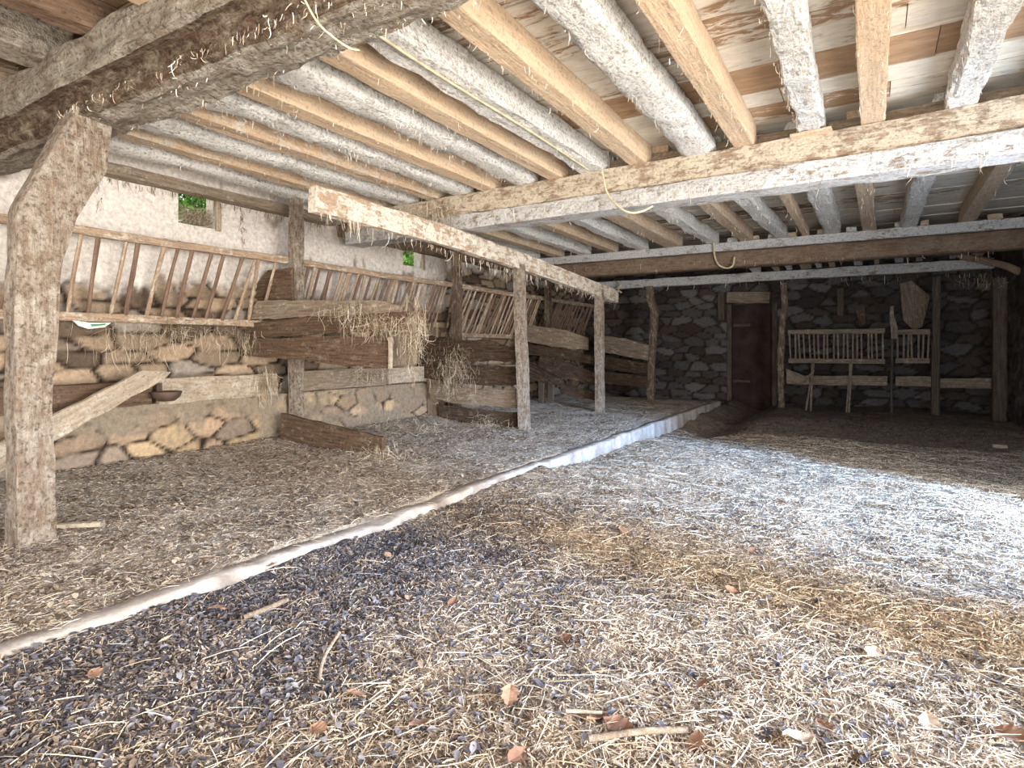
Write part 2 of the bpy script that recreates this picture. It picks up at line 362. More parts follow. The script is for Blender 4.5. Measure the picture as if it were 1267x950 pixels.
# rubble wall builder -------------------------------------------------------------------------------
def rubble(name, O, ax, L, z0, z1, step, colors, white, white_from, out, seed, holes=(), amp=.035, cell=(.30, .13), thick=.45, kind='structure', whiteamp=.25, wnoise=.25):
    rg = np.random.default_rng(seed); ax = np.array(ax, float); out = np.array(out, float)
    ns = int(L / step); nt_ = int((z1 - z0) / step)
    s = np.linspace(0, L, ns + 1); t = np.linspace(z0, z1, nt_ + 1)
    gx = np.arange(-1, L / cell[0] + 2); gz = np.arange(-1, (z1 - z0) / cell[1] + 2)
    SX, SZ = np.meshgrid(gx, gz); SX = SX + .5 * (np.arange(len(gz)) % 2)[:, None]
    sx = (SX + rg.uniform(-.42, .42, SX.shape)).ravel() * cell[0]; sz = (SZ + rg.uniform(-.33, .33, SZ.shape)).ravel() * cell[1] + z0
    cc = np.array(colors)[rg.integers(0, len(colors), len(sx))] * rg.uniform(.75, 1.2, (len(sx), 1)); ch = rg.uniform(.3, 1, len(sx))
    V = np.zeros((nt_ + 1, ns + 1, 3)); C = np.zeros((nt_ + 1, ns + 1, 3))
    k = cell[0] / cell[1]
    for j, tz in enumerate(t):
        wob = np.array([.05 * mn.noise((a * 3, tz * 5, seed)) for a in s]); wob2 = np.array([.03 * mn.noise((a * 3, tz * 5, seed + 5)) for a in s])
        d = np.hypot((s + wob)[:, None] - sx[None], ((tz + wob2)[:, None] - sz[None]) * k) / cell[0]
        idx = np.argpartition(d, 2, axis=1)[:, :2]; dd = np.take_along_axis(d, idx, 1); o = np.argsort(dd, axis=1)
        i1 = np.take_along_axis(idx, o, 1)[:, 0]; dd = np.sort(dd, axis=1)
        g = np.clip((dd[:, 1] - dd[:, 0] - .015) / .17, 0, 1); g = g * g * (3 - 2 * g)
        wf = np.array([white_from(a, tz) for a in s])
        wn = np.array([mn.noise((a * 3.1, tz * 4, seed + 2)) + .5 * mn.noise((a * 13, tz * 15, seed + 3)) for a in s])
        wm = np.clip((wf + wn * wnoise) * 6, 0, 1) if white is not None else np.zeros(ns + 1)
        rel = g * ch[i1] * amp * (1 - wm * (1 - whiteamp)) + wm * amp * .5
        und = np.array([.02 * mn.noise((a * 1.1, tz * 1.1, seed + 8)) + .006 * mn.noise((a * 14, tz * 14, seed)) for a in s])
        V[j] = np.array(O)[None] + ax[None] * s[:, None] + out[None] * (rel + und)[:, None]; V[j, :, 2] = tz
        stone = cc[i1] * g[:, None] + np.array(S(48, 38, 31))[None] * (1 - g[:, None])
        sm_ = np.array([mn.noise((a * 2.3, tz * 1.6, seed + 11)) + .6 * mn.noise((a * 9, tz * 4, seed + 12)) for a in s]); sm_ = np.clip((sm_ - .42) * 5, 0, .8) if white is not None else np.zeros(ns + 1)
        white_ = np.array(white if white is not None else (1, 1, 1))[None] * (1 - sm_[:, None]) + np.array(S(140, 120, 102))[None] * sm_[:, None]
        C[j] = stone * (1 - wm[:, None]) + white_ * wm[:, None]
    i = np.arange(nt_)[:, None] * (ns + 1) + np.arange(ns)[None, :]
    Q = np.stack([i, i + 1, i + ns + 2, i + ns + 1], 2).reshape(-1, 4)
    mids = V.reshape(-1, 3)[Q].mean(axis=1); sm = (mids - np.array(O)) @ ax
    keep = np.ones(len(Q), bool)
    for (a, b, c_, d_) in holes: keep &= ~((sm > a) & (sm < b) & (mids[:, 2] > c_) & (mids[:, 2] < d_))
    Q = Q[keep].tolist()
    if np.cross(ax, (0, 0, 1)) @ out < 0: Q = [q[::-1] for q in Q]
    Vl = V.reshape(-1, 3).tolist(); Cl = C.reshape(-1, 3).tolist()
    # window reveals and back
    base = np.array(O)
    def quad(pts, c):
        b = len(Vl)
        for p in pts: Vl.append(list(p)); Cl.append(c)
        Q.append([b, b + 1, b + 2, b + 3])
    wc = list(white) if white is not None else list(colors[0])
    for (a, b, c_, d_) in holes:
        A = base + ax * a; B = base + ax * b; q = out * thick; f = out * .03
        p = lambda P, z: np.array((P[0], P[1], z))
        quad([p(A + f, c_), p(B + f, c_), p(B - q, c_), p(A - q, c_)], wc); quad([p(A + f, d_), p(B + f, d_), p(B - q, d_), p(A - q, d_)], wc)
        quad([p(A + f, c_), p(A + f, d_), p(A - q, d_), p(A - q, c_)], wc); quad([p(B + f, c_), p(B + f, d_), p(B - q, d_), p(B - q, c_)], wc)
    # outer face, with the same holes, as strips
    cuts = sorted([0, L] + [v for h in holes for v in h[:2]])
    for a, b in zip(cuts[:-1], cuts[1:]):
        hs = [h for h in holes if abs(h[0] - a) < 1e-6 and abs(h[1] - b) < 1e-6]
        spans = [(z0, z1)] if not hs else [(z0, hs[0][2]), (hs[0][3], z1)]
        for c_, d_ in spans:
            A = base + ax * a - out * thick; B = base + ax * b - out * thick
            quad([(A[0], A[1], c_), (B[0], B[1], c_), (B[0], B[1], d_), (A[0], A[1], d_)], wc)
    for a in (0, L):
        A = base + ax * a
        quad([(A[0], A[1], z0), (A[0] - out[0] * thick, A[1] - out[1] * thick, z0), (A[0] - out[0] * thick, A[1] - out[1] * thick, z1), (A[0], A[1], z1)], wc)
    o = fastmesh(name, Vl, Q, M['stone'], Cl)
    if kind: tag(o, kind=kind)
    return o
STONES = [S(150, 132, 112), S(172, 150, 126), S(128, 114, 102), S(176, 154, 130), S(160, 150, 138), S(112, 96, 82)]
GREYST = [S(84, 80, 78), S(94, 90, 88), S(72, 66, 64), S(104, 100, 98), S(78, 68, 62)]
W1 = (3.58, 3.99, 2.42, 2.82); W2 = (7.08, 7.55, 2.38, 2.80)
def wl_white(s, z):
    y = s + YF
    if y > 12.0 or y < 1.85: return -1
    if y > 8.2: return (z - 2.35) - .1
    if y < 3.6: return (z - 1.62) * 1.2
    return (z - 1.75) * 1.0 if y < 5 else (z - 1.7)
rubble('wall_left', (XW, YF, 0), (0, 1, 0), YB - YF, -.2, 3.05, .03, STONES, S(226, 218, 210), wl_white, (1, 0, 0), 3,
       holes=[(W1[0] - YF, W1[1] - YF, W1[2], W1[3]), (W2[0] - YF, W2[1] - YF, W2[2], W2[3])], amp=.055, thick=.13, cell=(.46, .15), whiteamp=.3)
# back wall with door opening
pdl = onY(904, 490, YB)[0]; pdr = onY(957, 490, YB)[0]
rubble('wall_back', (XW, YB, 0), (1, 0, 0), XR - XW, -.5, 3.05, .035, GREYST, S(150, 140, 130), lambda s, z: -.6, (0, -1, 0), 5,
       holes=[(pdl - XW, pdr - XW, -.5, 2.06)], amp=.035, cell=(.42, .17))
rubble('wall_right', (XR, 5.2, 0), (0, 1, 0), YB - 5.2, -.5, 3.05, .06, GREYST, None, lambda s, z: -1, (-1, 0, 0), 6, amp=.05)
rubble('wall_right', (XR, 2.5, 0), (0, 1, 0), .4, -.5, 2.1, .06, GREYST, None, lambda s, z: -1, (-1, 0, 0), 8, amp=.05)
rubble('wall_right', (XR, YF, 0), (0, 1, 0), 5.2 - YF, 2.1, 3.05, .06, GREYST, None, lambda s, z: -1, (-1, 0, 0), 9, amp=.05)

# windows: weathered sill / frame in the wall, green outside --------------------------------------------
for n_, w in ((1, W1), (2, W2)):
    e = bpy.data.objects.new('window_%d' % n_, None); col.objects.link(e); e.location = (XW, (w[0] + w[1]) / 2, w[2]); e['kind'] = 'structure'
    timber('window_post', [(XW + .03, w[1] + .03, w[2] - .02), (XW + .03, w[1] + .03, w[3] + .04)], (.06, .07), M['plank_pale'], parent=e, amp=.004)
    timber('lintel', [(XW - .06, w[0] - .12, w[3] + .03), (XW - .06, w[1] + .14, w[3] + .03)], (.16, .06), M['plank_grey'], parent=e, amp=.004)
    timber('sill', [(XW - .2, w[0] - .02, w[2] - .01), (XW - .2, w[1] + .02, w[2] - .01)], (.4, .04), M['plank_grey'], parent=e, amp=.004)
def leafcloud(name, c, r, n, label):
    th = RNG.uniform(0, 6.28, n); ph = np.arccos(RNG.uniform(-1, 1, n)); rr = RNG.uniform(.3, 1, n) ** .5
    P = np.stack([np.sin(ph) * np.cos(th) * r[0], np.sin(ph) * np.sin(th) * r[1], np.cos(ph) * r[2]], 1) * rr[:, None] + np.array(c)
    sz = RNG.uniform(.03, .07, n); a = RNG.normal(size=(n, 3)); a /= np.linalg.norm(a, axis=1)[:, None]
    b = np.cross(a, RNG.normal(size=(n, 3))); b /= np.linalg.norm(b, axis=1)[:, None]
    V = np.stack([P - a * sz[:, None], P + b * sz[:, None] * .5, P + a * sz[:, None], P - b * sz[:, None] * .5], 1).reshape(-1, 3)
    Q = np.arange(n * 4).reshape(-1, 4)
    o = fastmesh(name, V, Q, M['green'], palette([S(110, 170, 70), S(140, 196, 84), S(80, 140, 70), S(176, 214, 110)], n, 4))
    return o
e = empty('bush', (-8.2, 3.2, 0), 'bright green bush outside the nearest small window', 'bush')
o = leafcloud('foliage', (-8.3, 4.2, 3.3), (.9, 1.9, 1.6), 30000, None); o.parent = e; o.location = Vector(o.location) - Vector(e.location)
timber('trunk', [(-8.2, 3.2, -.1), (-8.2, 3.1, 2.6)], (.12, .12), M['log_brown'], parent=e, rnd=1)
e = empty('bush', (-8.6, 7.9, 0), 'dull green bush outside the farther small window', 'bush')
o = leafcloud('foliage', (-8.6, 9.0, 3.2), (.9, 2.2, 1.6), 30000, None); o.parent = e; o.location = Vector(o.location) - Vector(e.location)
timber('trunk', [(-8.6, 7.9, -.1), (-8.6, 7.8, 2.5)], (.12, .12), M['log_brown'], parent=e, rnd=1)

# ceiling boards ------------------------------------------------------------------------------------------
def boards_mat():
    m, nt, b = base_mat('limewashed_ceiling_boards')
    at = N(nt, 'ShaderNodeAttribute', attribute_name='Col'); tc = N(nt, 'ShaderNodeTexCoord')
    mp = N(nt, 'ShaderNodeMapping'); mp.inputs['Scale'].default_value = (1.2, 4, 4); nt.links.new(tc.outputs['Object'], mp.inputs[0])
    n1 = N(nt, 'ShaderNodeTexNoise', Scale=3., Detail=10., Roughness=.72, Distortion=.6); nt.links.new(mp.outputs[0], n1.inputs['Vector'])
    n2 = N(nt, 'ShaderNodeTexNoise', Scale=1.3, Detail=3.); nt.links.new(tc.outputs['Object'], n2.inputs['Vector'])
    sep = N(nt, 'ShaderNodeSeparateColor'); nt.links.new(at.outputs['Color'], sep.inputs[0])
    # red channel = how much limewash the board still has
    a = N(nt, 'ShaderNodeMath', operation='ADD'); nt.links.new(n1.outputs['Fac'], a.inputs[0]); nt.links.new(sep.outputs[0], a.inputs[1])
    a2 = N(nt, 'ShaderNodeMath', operation='MULTIPLY_ADD'); nt.links.new(n2.outputs['Fac'], a2.inputs[0]); a2.inputs[1].default_value = .35; nt.links.new(a.outputs[0], a2.inputs[2])
    mk = ramp(nt, a2.outputs[0], [(.98, (0, 0, 0)), (1., (1, 1, 1))])
    mk_node = mk.node; mk_node.color_ramp.elements[0].position = .93; mk_node.color_ramp.elements[1].position = .99
    bare = ramp(nt, n1.outputs['Fac'], [(.3, S(138, 110, 86)), (.7, S(188, 158, 128))])
    lime = ramp(nt, n1.outputs['Fac'], [(.35, S(196, 186, 170)), (.65, S(226, 220, 208))])
    bare2 = mix(nt, sep.outputs[1], bare, S(112, 86, 68))
    c = mix(nt, mk, bare2, lime); nt.links.new(c, b.inputs['Base Color'])
    bp = N(nt, 'ShaderNodeBump', Strength=.35, Distance=.0035); ad = N(nt, 'ShaderNodeMath', operation='ADD'); nt.links.new(mk, ad.inputs[0]); nt.links.new(n1.outputs['Fac'], ad.inputs[1])
    nt.links.new(ad.outputs[0], bp.inputs['Height']); nt.links.new(bp.outputs[0], b.inputs['Normal'])
    return m
M['boards'] = boards_mat()
def ceiling():
    V = []; Q = []; C = []
    y = YF; i = 0
    edges = []
    while y < YB:
        w = random.uniform(.28, .44); 
        if abs(y + w / 2 - 4.66) < .33: edges.append((y, 4.44)); edges.append((4.44, 4.88)); y = 4.88
        else: edges.append((y, min(y + w, YB))); y += w
    def box(x0, x1, y0, y1, z, c):
        b = len(V)
        for zz in (z, z + .03):
            for (a, d) in ((x0, y0), (x1, y0), (x1, y1), (x0, y1)): V.append((a, d, zz + .002 * nz(a, d, 3))); C.append(c)
        for f in ((0, 3, 2, 1), (4, 5, 6, 7), (0, 1, 5, 4), (1, 2, 6, 5), (2, 3, 7, 6), (3, 0, 4, 7)): Q.append([b + k for k in f])
    for (a, d) in edges:
        x = XW - .3
        while x < XR + .3:
            l = random.uniform(1.2, 3.4); x1 = min(x + l, XR + .3)
            cov = (-.1 if a == 4.44 else random.choice([.50, .46, .42, .38, .34, .30, .22])) if a > 1.9 else random.choice([.1, 0, -.1])
            gp = random.choice([.012, .018, .024])
            box(x, x1 - .006, a + gp, d, ZJ + .205 + random.uniform(-.006, .006), (max(0, cov), random.choice([0, 0, .5]), 0)); x = x1
    # upper skin of hay-loft boards closing the gaps
    box(XW - .45, XR + .45, YF, YB + .4, ZJ + .275, (0, 1, 0))
    o = tag(fastmesh('ceiling', V, Q, M['boards'], C), kind='structure')
    o.data.polygons.foreach_set('use_smooth', [False] * len(o.data.polygons)); o.data.update()
ceiling()

# ---------- beams and joists -------------------------------------------------------------------------------
CAT = 'beam'
# near cross beam (tie) on the bent post
PROF = [(.5, 0), (.5, .2), (.5, .42), (.4, .5), (.2, .5), (0, .5), (-.2, .5), (-.38, .5), (-.5, .4), (-.52, .25), (-.5, .1), (-.5, -.02), (-.5, -.10), (-.44, -.15), (-.36, -.14), (-.28, -.15), (-.24, -.2), (-.22, -.27), (-.2, -.34), (-.17, -.41), (-.13, -.47), (-.05, -.5), (.08, -.5), (.2, -.5), (.32, -.5), (.42, -.49), (.49, -.42), (.5, -.2)]
timber('cross_beam', [(-6.5, 1.88, EYE + 1.58), (-4.1, 1.80, EYE + 1.56), (-1.5, 1.78, EYE + 1.58), (3.2, 1.74, EYE + 1.60)],
       [(.44, .32), (.42, .40), (.42, .40), (.42, .36)], M['beam_old'], 'huge rough hewn old beam across the top left corner, resting on the bent post', 'beam', rnd=.55, amp=.028, ring=.04, nseg=28, nscale=5,
       prof=PROF, mat2=M['rot'], cols2=(13, 14, 15, 16, 17, 18, 19))
# middle beam: tan bearer over white lower beam
timber('cross_beam', [(-5.9, 5.72, EYE + 1.635), (0, 5.56, EYE + 1.635), (3.2, 5.25, EYE + 1.635)], (.24, .23), M['beam_tan'],
       'tan flaking bearer carrying the nearer joists, lying on the long white beam', CAT, rnd=.12, amp=.012)
timber('cross_beam', [(-5.9, 5.72, EYE + 1.43), (0, 5.56, EYE + 1.43), (3.2, 5.25, EYE + 1.43)], (.30, .17), M['beam_white'],
       'long white flaking beam crossing mid ceiling under the tan bearer', CAT, rnd=.12, amp=.014)
timber('cross_beam', [(-6.3, 10.42, EYE + 1.68), (3.2, 10.5, EYE + 1.68)], (.2, .14), M['beam_white'],
       'thin whitewashed bearer on top of the far smooth brown log', CAT, rnd=.1, amp=.008)
timber('cross_beam', [(-6.3, 10.48, EYE + 1.47), (3.2, 10.55, EYE + 1.47)], (.3, .28), M['log_brown'],
       'smooth brown log beam in front of the dark far end', CAT, rnd=.75, amp=.012)
timber('cross_beam', [(-5.6, 12.45, EYE + 1.37), (1.75, 12.9, EYE + 1.43)], (.14, .17), M['beam_white'],
       'lowest whitewashed beam at the far end, standing on the far posts', CAT, rnd=.12, amp=.012)
timber('wall_plate', [(XW + .12, 1.9, ZJ - .07), (XW + .12, 5.6, ZJ - .07)], (.16, .11), M['plank_grey'],
       'grey timber wall plate along the top of the white wall above the small window', CAT, rnd=.2, amp=.012)
timber('wall_plate', [(XW + .14, 5.75, ZJ - .16), (XW + .14, 10.3, ZJ - .16)], (.2, .16), M['log_brown'],
       'dark brown wall plate sagging above the farther small window', CAT, rnd=.5, amp=.02)

# bay 1 joists (from right to left) X, kind
BY = lambda X: 5.56 - .097 * X if X > 0 else 5.56 - .027 * X
timber('blocking_board', [(-5.9, 5.80, ZJ + .065), (0, 5.65, ZJ + .065), (3.2, 5.34, ZJ + .065)], (.035, .13), M['plank_grey'],
       'thin brown board standing on the tan bearer behind the ends of the nearer joists', 'board', rnd=.1, amp=.006)
J1 = [(1.02, 't', 'tan sawn joist cut off by the right edge, above the long white beam'),
      (.53, 'w', 'white peeling joist with brown bare flank, nearest the right edge'),
      (0.0, 't', 'straight tan joist pointing directly at the viewer, right of centre'),
      (-.44, 'w', 'white bark-rough joist ending on a small wooden wedge'),
      (-.96, 't', 'clean tan sawn joist left of the wedged white joist'),
      (-1.37, 'W', 'thickest knobbly white pole joist in the nearer bay'),
      (-1.92, 't', 'broad light orange joist left of the thickest white pole'),
      (-2.38, 'c', 'squared white joist with a thin cable pinned along it'),
      (-2.82, 't', 'orange tan joist just left of the joist carrying the cable'),
      (-3.22, 'W', 'white crusty round joist, second left of the cabled joist'),
      (-3.66, 't', 'tan joist emerging low from the old hewn beam, third left of the cabled joist'),
      (-4.06, 'w', 'white cobwebbed joist, fourth left of the cabled joist'),
      (-4.46, 't', 'dusty tan joist above the front stall rail'),
      (-4.90, 'w', 'white dusty joist left of and above the stall rail end'),
      (-5.34, 't', 'dusty brown joist over the hay racks, third from the left wall'),
      (-5.78, 'w', 'whitewashed joist over the hay rack, second from the left wall')]
for i, (X, k, lab) in enumerate(J1):
    w, h, mt, rd, am = {'w': (.19, .20, M['joist_white'], .5, .022), 'W': (.27, .22, M['joist_white'], .85, .035), 'c': (.23, .20, M['joist_white'], .2, .018),
                        't': (.165, .21, M['joist_tan'] if X > -3.9 else M['joist_tan_dirty'], .05, .006)}[k]
    if k == 'w' and X < -3.9: w = .25; rd = .8; am = .03
    if k == 't' and X < -3.9: am = .012
    dz = random.uniform(-.0, .015) - (.02 if k == 'W' else 0)
    x0 = X + random.uniform(-.03, .03)
    if X == 0.0: x0 = 0
    timber('joist', [(x0, 1.9 if X < -2.1 else 1.62, ZJ + h / 2 + dz), ((x0 + X) / 2 + (.03 if k in 'wW' else 0), 3.6, ZJ + h / 2 + dz - .01), (X, BY(X) + .055, ZJ + h / 2 + dz * .3)], (w, h), mt, lab, 'joist', 'joists of the nearer ceiling bay', rnd=rd, amp=am, ring=.07, wave=.03 if k in 'wW' else 0)
timber('wedge', [(-.58, 5.44, ZJ - .010), (-.28, 5.42, ZJ - .004)], (.12, .025), M['joist_tan'], 'small wooden wedge under the end of a white joist on the middle beam', 'wedge', amp=.004)
J2 = [(1.12, 't', 'deep tan joist farthest right in the second bay, seen under the white beam'),
      (.45, 'w', 'white joist second from the right, beyond the long white beam'),
      (-.05, 't', 'narrow tan joist pointing at the viewer beyond the long white beam'),
      (-.53, 'W', 'stout white joist left of the narrow pointing one, second bay'),
      (-.90, 's', 'thinnest tan batten joist of the second bay'),
      (-1.28, 'w', 'white joist left of the thinnest batten, second bay'),
      (-1.77, 't', 'tan joist between two white ones, second bay'),
      (-2.34, 'w', 'white joist right of the big plastered tan one, second bay'),
      (-2.98, 'T', 'widest smooth tan joist of the second bay, beside the twine loop'),
      (-3.55, 'w', 'short-looking white joist left of the widest tan one, second bay'),
      (-4.1, 't', 'tan joist above the far end of the stall rail'),
      (-4.65, 'w', 'white joist over the second stall partition'),
      (-5.2, 't', 'leftmost but one joist of the second bay, tan and dusty'),
      (-5.75, 'w', 'joist nearest the left wall in the second bay')]
for i, (X, k, lab) in enumerate(J2):
    w, h, mt, rd, am = {'w': (.2, .20, M['joist_white'], .6, .02), 'W': (.24, .2, M['joist_white'], .6, .02), 'T': (.30, .2, M['joist_tan_dirty'], .3, .01),
                        's': (.09, .14, M['joist_tan'], .1, .004), 't': (.17, .2, M['joist_tan_dirty'], .05, .006)}[k]
    timber('joist', [(X + random.uniform(-.06, .06), BY(X) + .125, ZJ + h / 2 + .012), (X, 10.45, ZJ + h / 2 - .002)], (w, h), mt, lab, 'joist', 'joists of the second ceiling bay', rnd=rd, amp=am, ring=.1, wave=.03 if k in 'wW' else 0)
for i, px in enumerate((937, 962, 978, 998, 1014, 1030, 1062, 1085, 1112, 1137, 1180, 1208)):
    p = onY(px, 335, 12.7)
    wd = [.17, .1, .09, .18, .09, .1, .14, .08, .13, .1, .14, .16][i]
    zt = EYE + 1.37 + .085 + (p[0] + 5.6) / 7.35 * .06
    timber('joist', [(p[0] - .05, 10.5, ZJ + .05), (p[0], 12.62, zt + .05)], (wd, .09), M['joist_tan_dirty'] if i % 2 else M['joist_white'],
           'short joist end resting on the lowest far whitewashed beam', 'joist', 'short joist ends on the far beam', rnd=.3, amp=.01, ring=.2)
# bay 0 (upper left corner)
for X, w, h, mt, lab in ((-4.28, .30, .26, M['beam_old'], 'massive dusty brown joist in the top left corner above the old beam'),
                        (-4.98, .2, .17, M['plank_grey'], 'grey joist end below the massive one at the left edge'),
                        (-5.55, .16, .16, M['plank_grey'], 'lowest grey joist at the left edge near the bent post'),
                        (-3.62, .16, .16, M['plank'], 'rusty brown joist half hidden in the dark top left gap'),
                        (-3.02, .26, .2, M['joist_tan_dirty'], 'pale dusty joist at the top edge meeting the old beam from the near side')):
    timber('joist', [(X - .05, YF, ZJ + h / 2 - .05), (X, 1.72, ZJ + h / 2 - .05)], (w, h), mt, lab, 'joist', None, rnd=.4, amp=.02)

# ---------- posts and stall rail -----------------------------------------------------------------------------
def pa(x, y, X=-4.0):
    return onX(x, y, X)
# axis path must be straight for the ring frame: wrap with vertical reference
def vtimber(name, path, sizes, mat, **k):
    """rings stay horizontal: path[i]=(x,y,z), sizes=(dx,dy)"""
    P = np.array(path, float); sz = np.array(sizes if hasattr(sizes[0], '__len__') else [sizes] * len(P), float)
    label = k.pop('label', None); cat = k.pop('cat', 'post'); group = k.pop('group', None); parent = k.pop('parent', None)
    rnd = k.get('rnd', .15); amp = k.get('amp', .006); ring = k.get('ring', .06); nseg = k.get('nseg', 24); ns = k.get('nscale', 6.)
    pf = boxprof(rnd) if rnd < .3 else None
    if pf: nseg = 20
    seed = random.random() * 99
    z = np.linspace(P[0, 2], P[-1, 2], max(5, int((P[-1, 2] - P[0, 2]) / ring)) + 1)
    cx = np.interp(z, P[:, 2], P[:, 0]); cy = np.interp(z, P[:, 2], P[:, 1]); w = np.interp(z, P[:, 2], sz[:, 0]); h = np.interp(z, P[:, 2], sz[:, 1])
    e = 2 / (2 + (1 - rnd) * 10); V = []
    c0 = P[0].copy()
    for i in range(len(z)):
        for j in range(nseg):
            a = 2 * math.pi * (j + .5) / nseg; ca, sa = math.cos(a), math.sin(a)
            x = abs(ca) ** e * math.copysign(1, ca) * w[i] / 2; y = abs(sa) ** e * math.copysign(1, sa) * h[i] / 2
            if pf: x, y = pf[j][0] * w[i], pf[j][1] * h[i]
            q = mn.noise((z[i] * ns * .5 + seed, x * ns * 2, y * ns * 2)) + .5 * mn.noise((z[i] * ns * 2 + seed, x * ns * 7, y * ns * 7))
            f = 1 + q * amp / (max(w[i], h[i]) / 2)
            V.append((z[i] - c0[2], cx[i] + x * f - c0[0], cy[i] + y * f - c0[1]))     # local x = up: the grain runs up the post
    n = len(z) - 1
    Fc = [(i * nseg + a, i * nseg + (a + 1) % nseg, (i + 1) * nseg + (a + 1) % nseg, (i + 1) * nseg + a) for i in range(n) for a in range(nseg)]
    Fc += [tuple(reversed(range(nseg))), tuple(range(n * nseg, (n + 1) * nseg))]
    Mx = Matrix(((0, 1, 0, c0[0]), (0, 0, 1, c0[1]), (1, 0, 0, c0[2]), (0, 0, 0, 1)))
    o = link(name, V, Fc, mat, parent, Mx)
    if parent is None: tag(o, label, cat, group)
    elif label: o['label'] = label
    return o
yl = [(20, 700), (20, 500), (20, 330), (22, 262), (58, 203), (95, 143)]
yr = [(70, 700), (66, 500), (76, 330), (96, 262), (134, 203), (142, 150)]
path = []; sizes = []
for a, b in zip(yl, yr):
    A = onX(*a, -4.0); B = onX(*b, -4.0)
    path.append((-4.08, (A[1] + B[1]) / 2, (A[2] + B[2]) / 2)); sizes.append((.16, abs(B[1] - A[1])))
path[-1] = (-4.08, path[-1][1], EYE + 1.42)
vtimber('bent_post', path, sizes, M['post_tan'], label='thick pale post at the left edge, bent at the top to hold the beam', rnd=.2, amp=.012, ring=.035, nseg=36, nscale=5)

ZR = lambda px, y: onX(px, y, -4.0)
ra, rb = onX(386, 246, -4.0), onX(762, 367, -4.0)
timber('stall_rail', [ra, onX(548, 291, -4.0), onX(648, 325, -4.0), rb], [(.09, .22), (.09, .22), (.09, .22), (.10, .22)], M['rail'],
       'long sloping rusty brown rail on top of the front stall posts', 'rail', rnd=.08, amp=.01)
def fpost(xb, yb, xt, yt, w, X, mat, label, lo=-.12, sx=.12, **k):
    B = onX(xb, yb, X); T = onX(xt, yt, X)
    return vtimber(k.pop('name', 'stall_post'), [(X - sx / 2, B[1], lo), (X - sx / 2, T[1], T[2])], (sx, w), mat, label=label, **k)
fpost(655, 532, 647, 327, .13, -3.94, M['post_tan'], 'leaning two-tone front post under the middle of the stall rail', sx=.13, amp=.008)
fpost(747, 508, 746, 358, .12, -3.94, M['post_tan'], 'upright front post under the far end of the stall rail', sx=.14, amp=.008)
B = onX(808, 495, -4.0)
vtimber('stall_post', [(-4.05, B[1], -.1), (-4.03, B[1] + .0, .9), (-3.98, B[1] + .06, 1.9), (-4.05, B[1] - .02, 2.1), (-4.06, B[1] - .05, EYE + 1.3)], [(.16, .2), (.15, .19), (.17, .22), (.16, .2), (.16, .2)], M['post'],
        label='crooked tree trunk post left of the dark far wall', rnd=.9, amp=.02)
for px, top, lab, w in ((365, 238, 'tall back post beside the first stall partition, whitish on one side', .14),
                        (564, 300, 'brown back post behind the second stall partition', .15),
                        (677, 340, 'thin back post beyond the leaning front post', .13)):
    B = onX(px, 500, -5.82); T = onX(px, top, -5.82)
    vtimber('manger_post', [(-5.80, B[1], -.1), (-5.80, B[1], T[2])], (.11, w), M['post'] if px > 400 else M['post_tan'], label=lab, amp=.008)

# ---------- hay racks --------------------------------------------------------------------------------------------
def rack(name, Y0, Y1, label, nb, seed, zt=2.12, zb=1.38, Xt=-5.87, Xb=-6.2, lean=0., skip=(), dark=False, grp=None, topover=.03):
    rg = random.Random(seed)
    e = empty(name, (Xb, (Y0 + Y1) / 2, zb), label, 'hay rack')
    timber('top_rail', [(Xt, Y0, zt), (Xt, (Y0 + Y1) / 2, zt - .01), (Xt, Y1, zt)], (.07, .075), M['rack'], parent=e, amp=.008, rnd=.4)
    timber('bottom_rail', [(Xb + .02, Y0, zb), (Xb + .02, Y1, zb)], (.07, .08), M['rack'], parent=e, amp=.008, rnd=.4)
    for i in range(nb):
        if i in skip: continue
        y = Y0 + .06 + (Y1 - Y0 - .12) * (i + .5) / nb + rg.uniform(-.02, .02)
        yt = y + lean + rg.uniform(-.08, .08)
        x0, x1 = Xb + .02, Xt
        dx, dz = (x1 - x0), (zt - zb); k = (zt + topover - zb) / dz
        timber('bar', [(x0, y, zb - .02), ((x0 + x1) / 2 + rg.uniform(-.012, .012), (y + yt) / 2, (zb + zt) / 2), (x0 + dx * k, yt, zb + dz * k)], (rg.uniform(.026, .044), rg.uniform(.022, .032)),
               M['rack_dark'] if (dark or rg.random() < .45) else M['rack'], parent=e, amp=.004, rnd=.7, nseg=8, ring=.12)
    return e
rack('hay_rack', 1.75, 4.62, 'nearest wall hay rack with wide-spaced bars, below the first small window', 17, 1)
rack('hay_rack', 4.78, 7.82, 'close-barred hay rack between the tall back post and the next one', 31, 2, dark=False)
rack('hay_rack', 7.98, 10.95, 'third hay rack with thin slanting bars behind the leaning front post', 28, 3, zb=1.32, lean=.12)
rack('hay_rack', 11.1, 13.7, 'farthest dark hay rack on the left wall near the crooked trunk post', 22, 4, zb=1.32, dark=True, lean=.1)

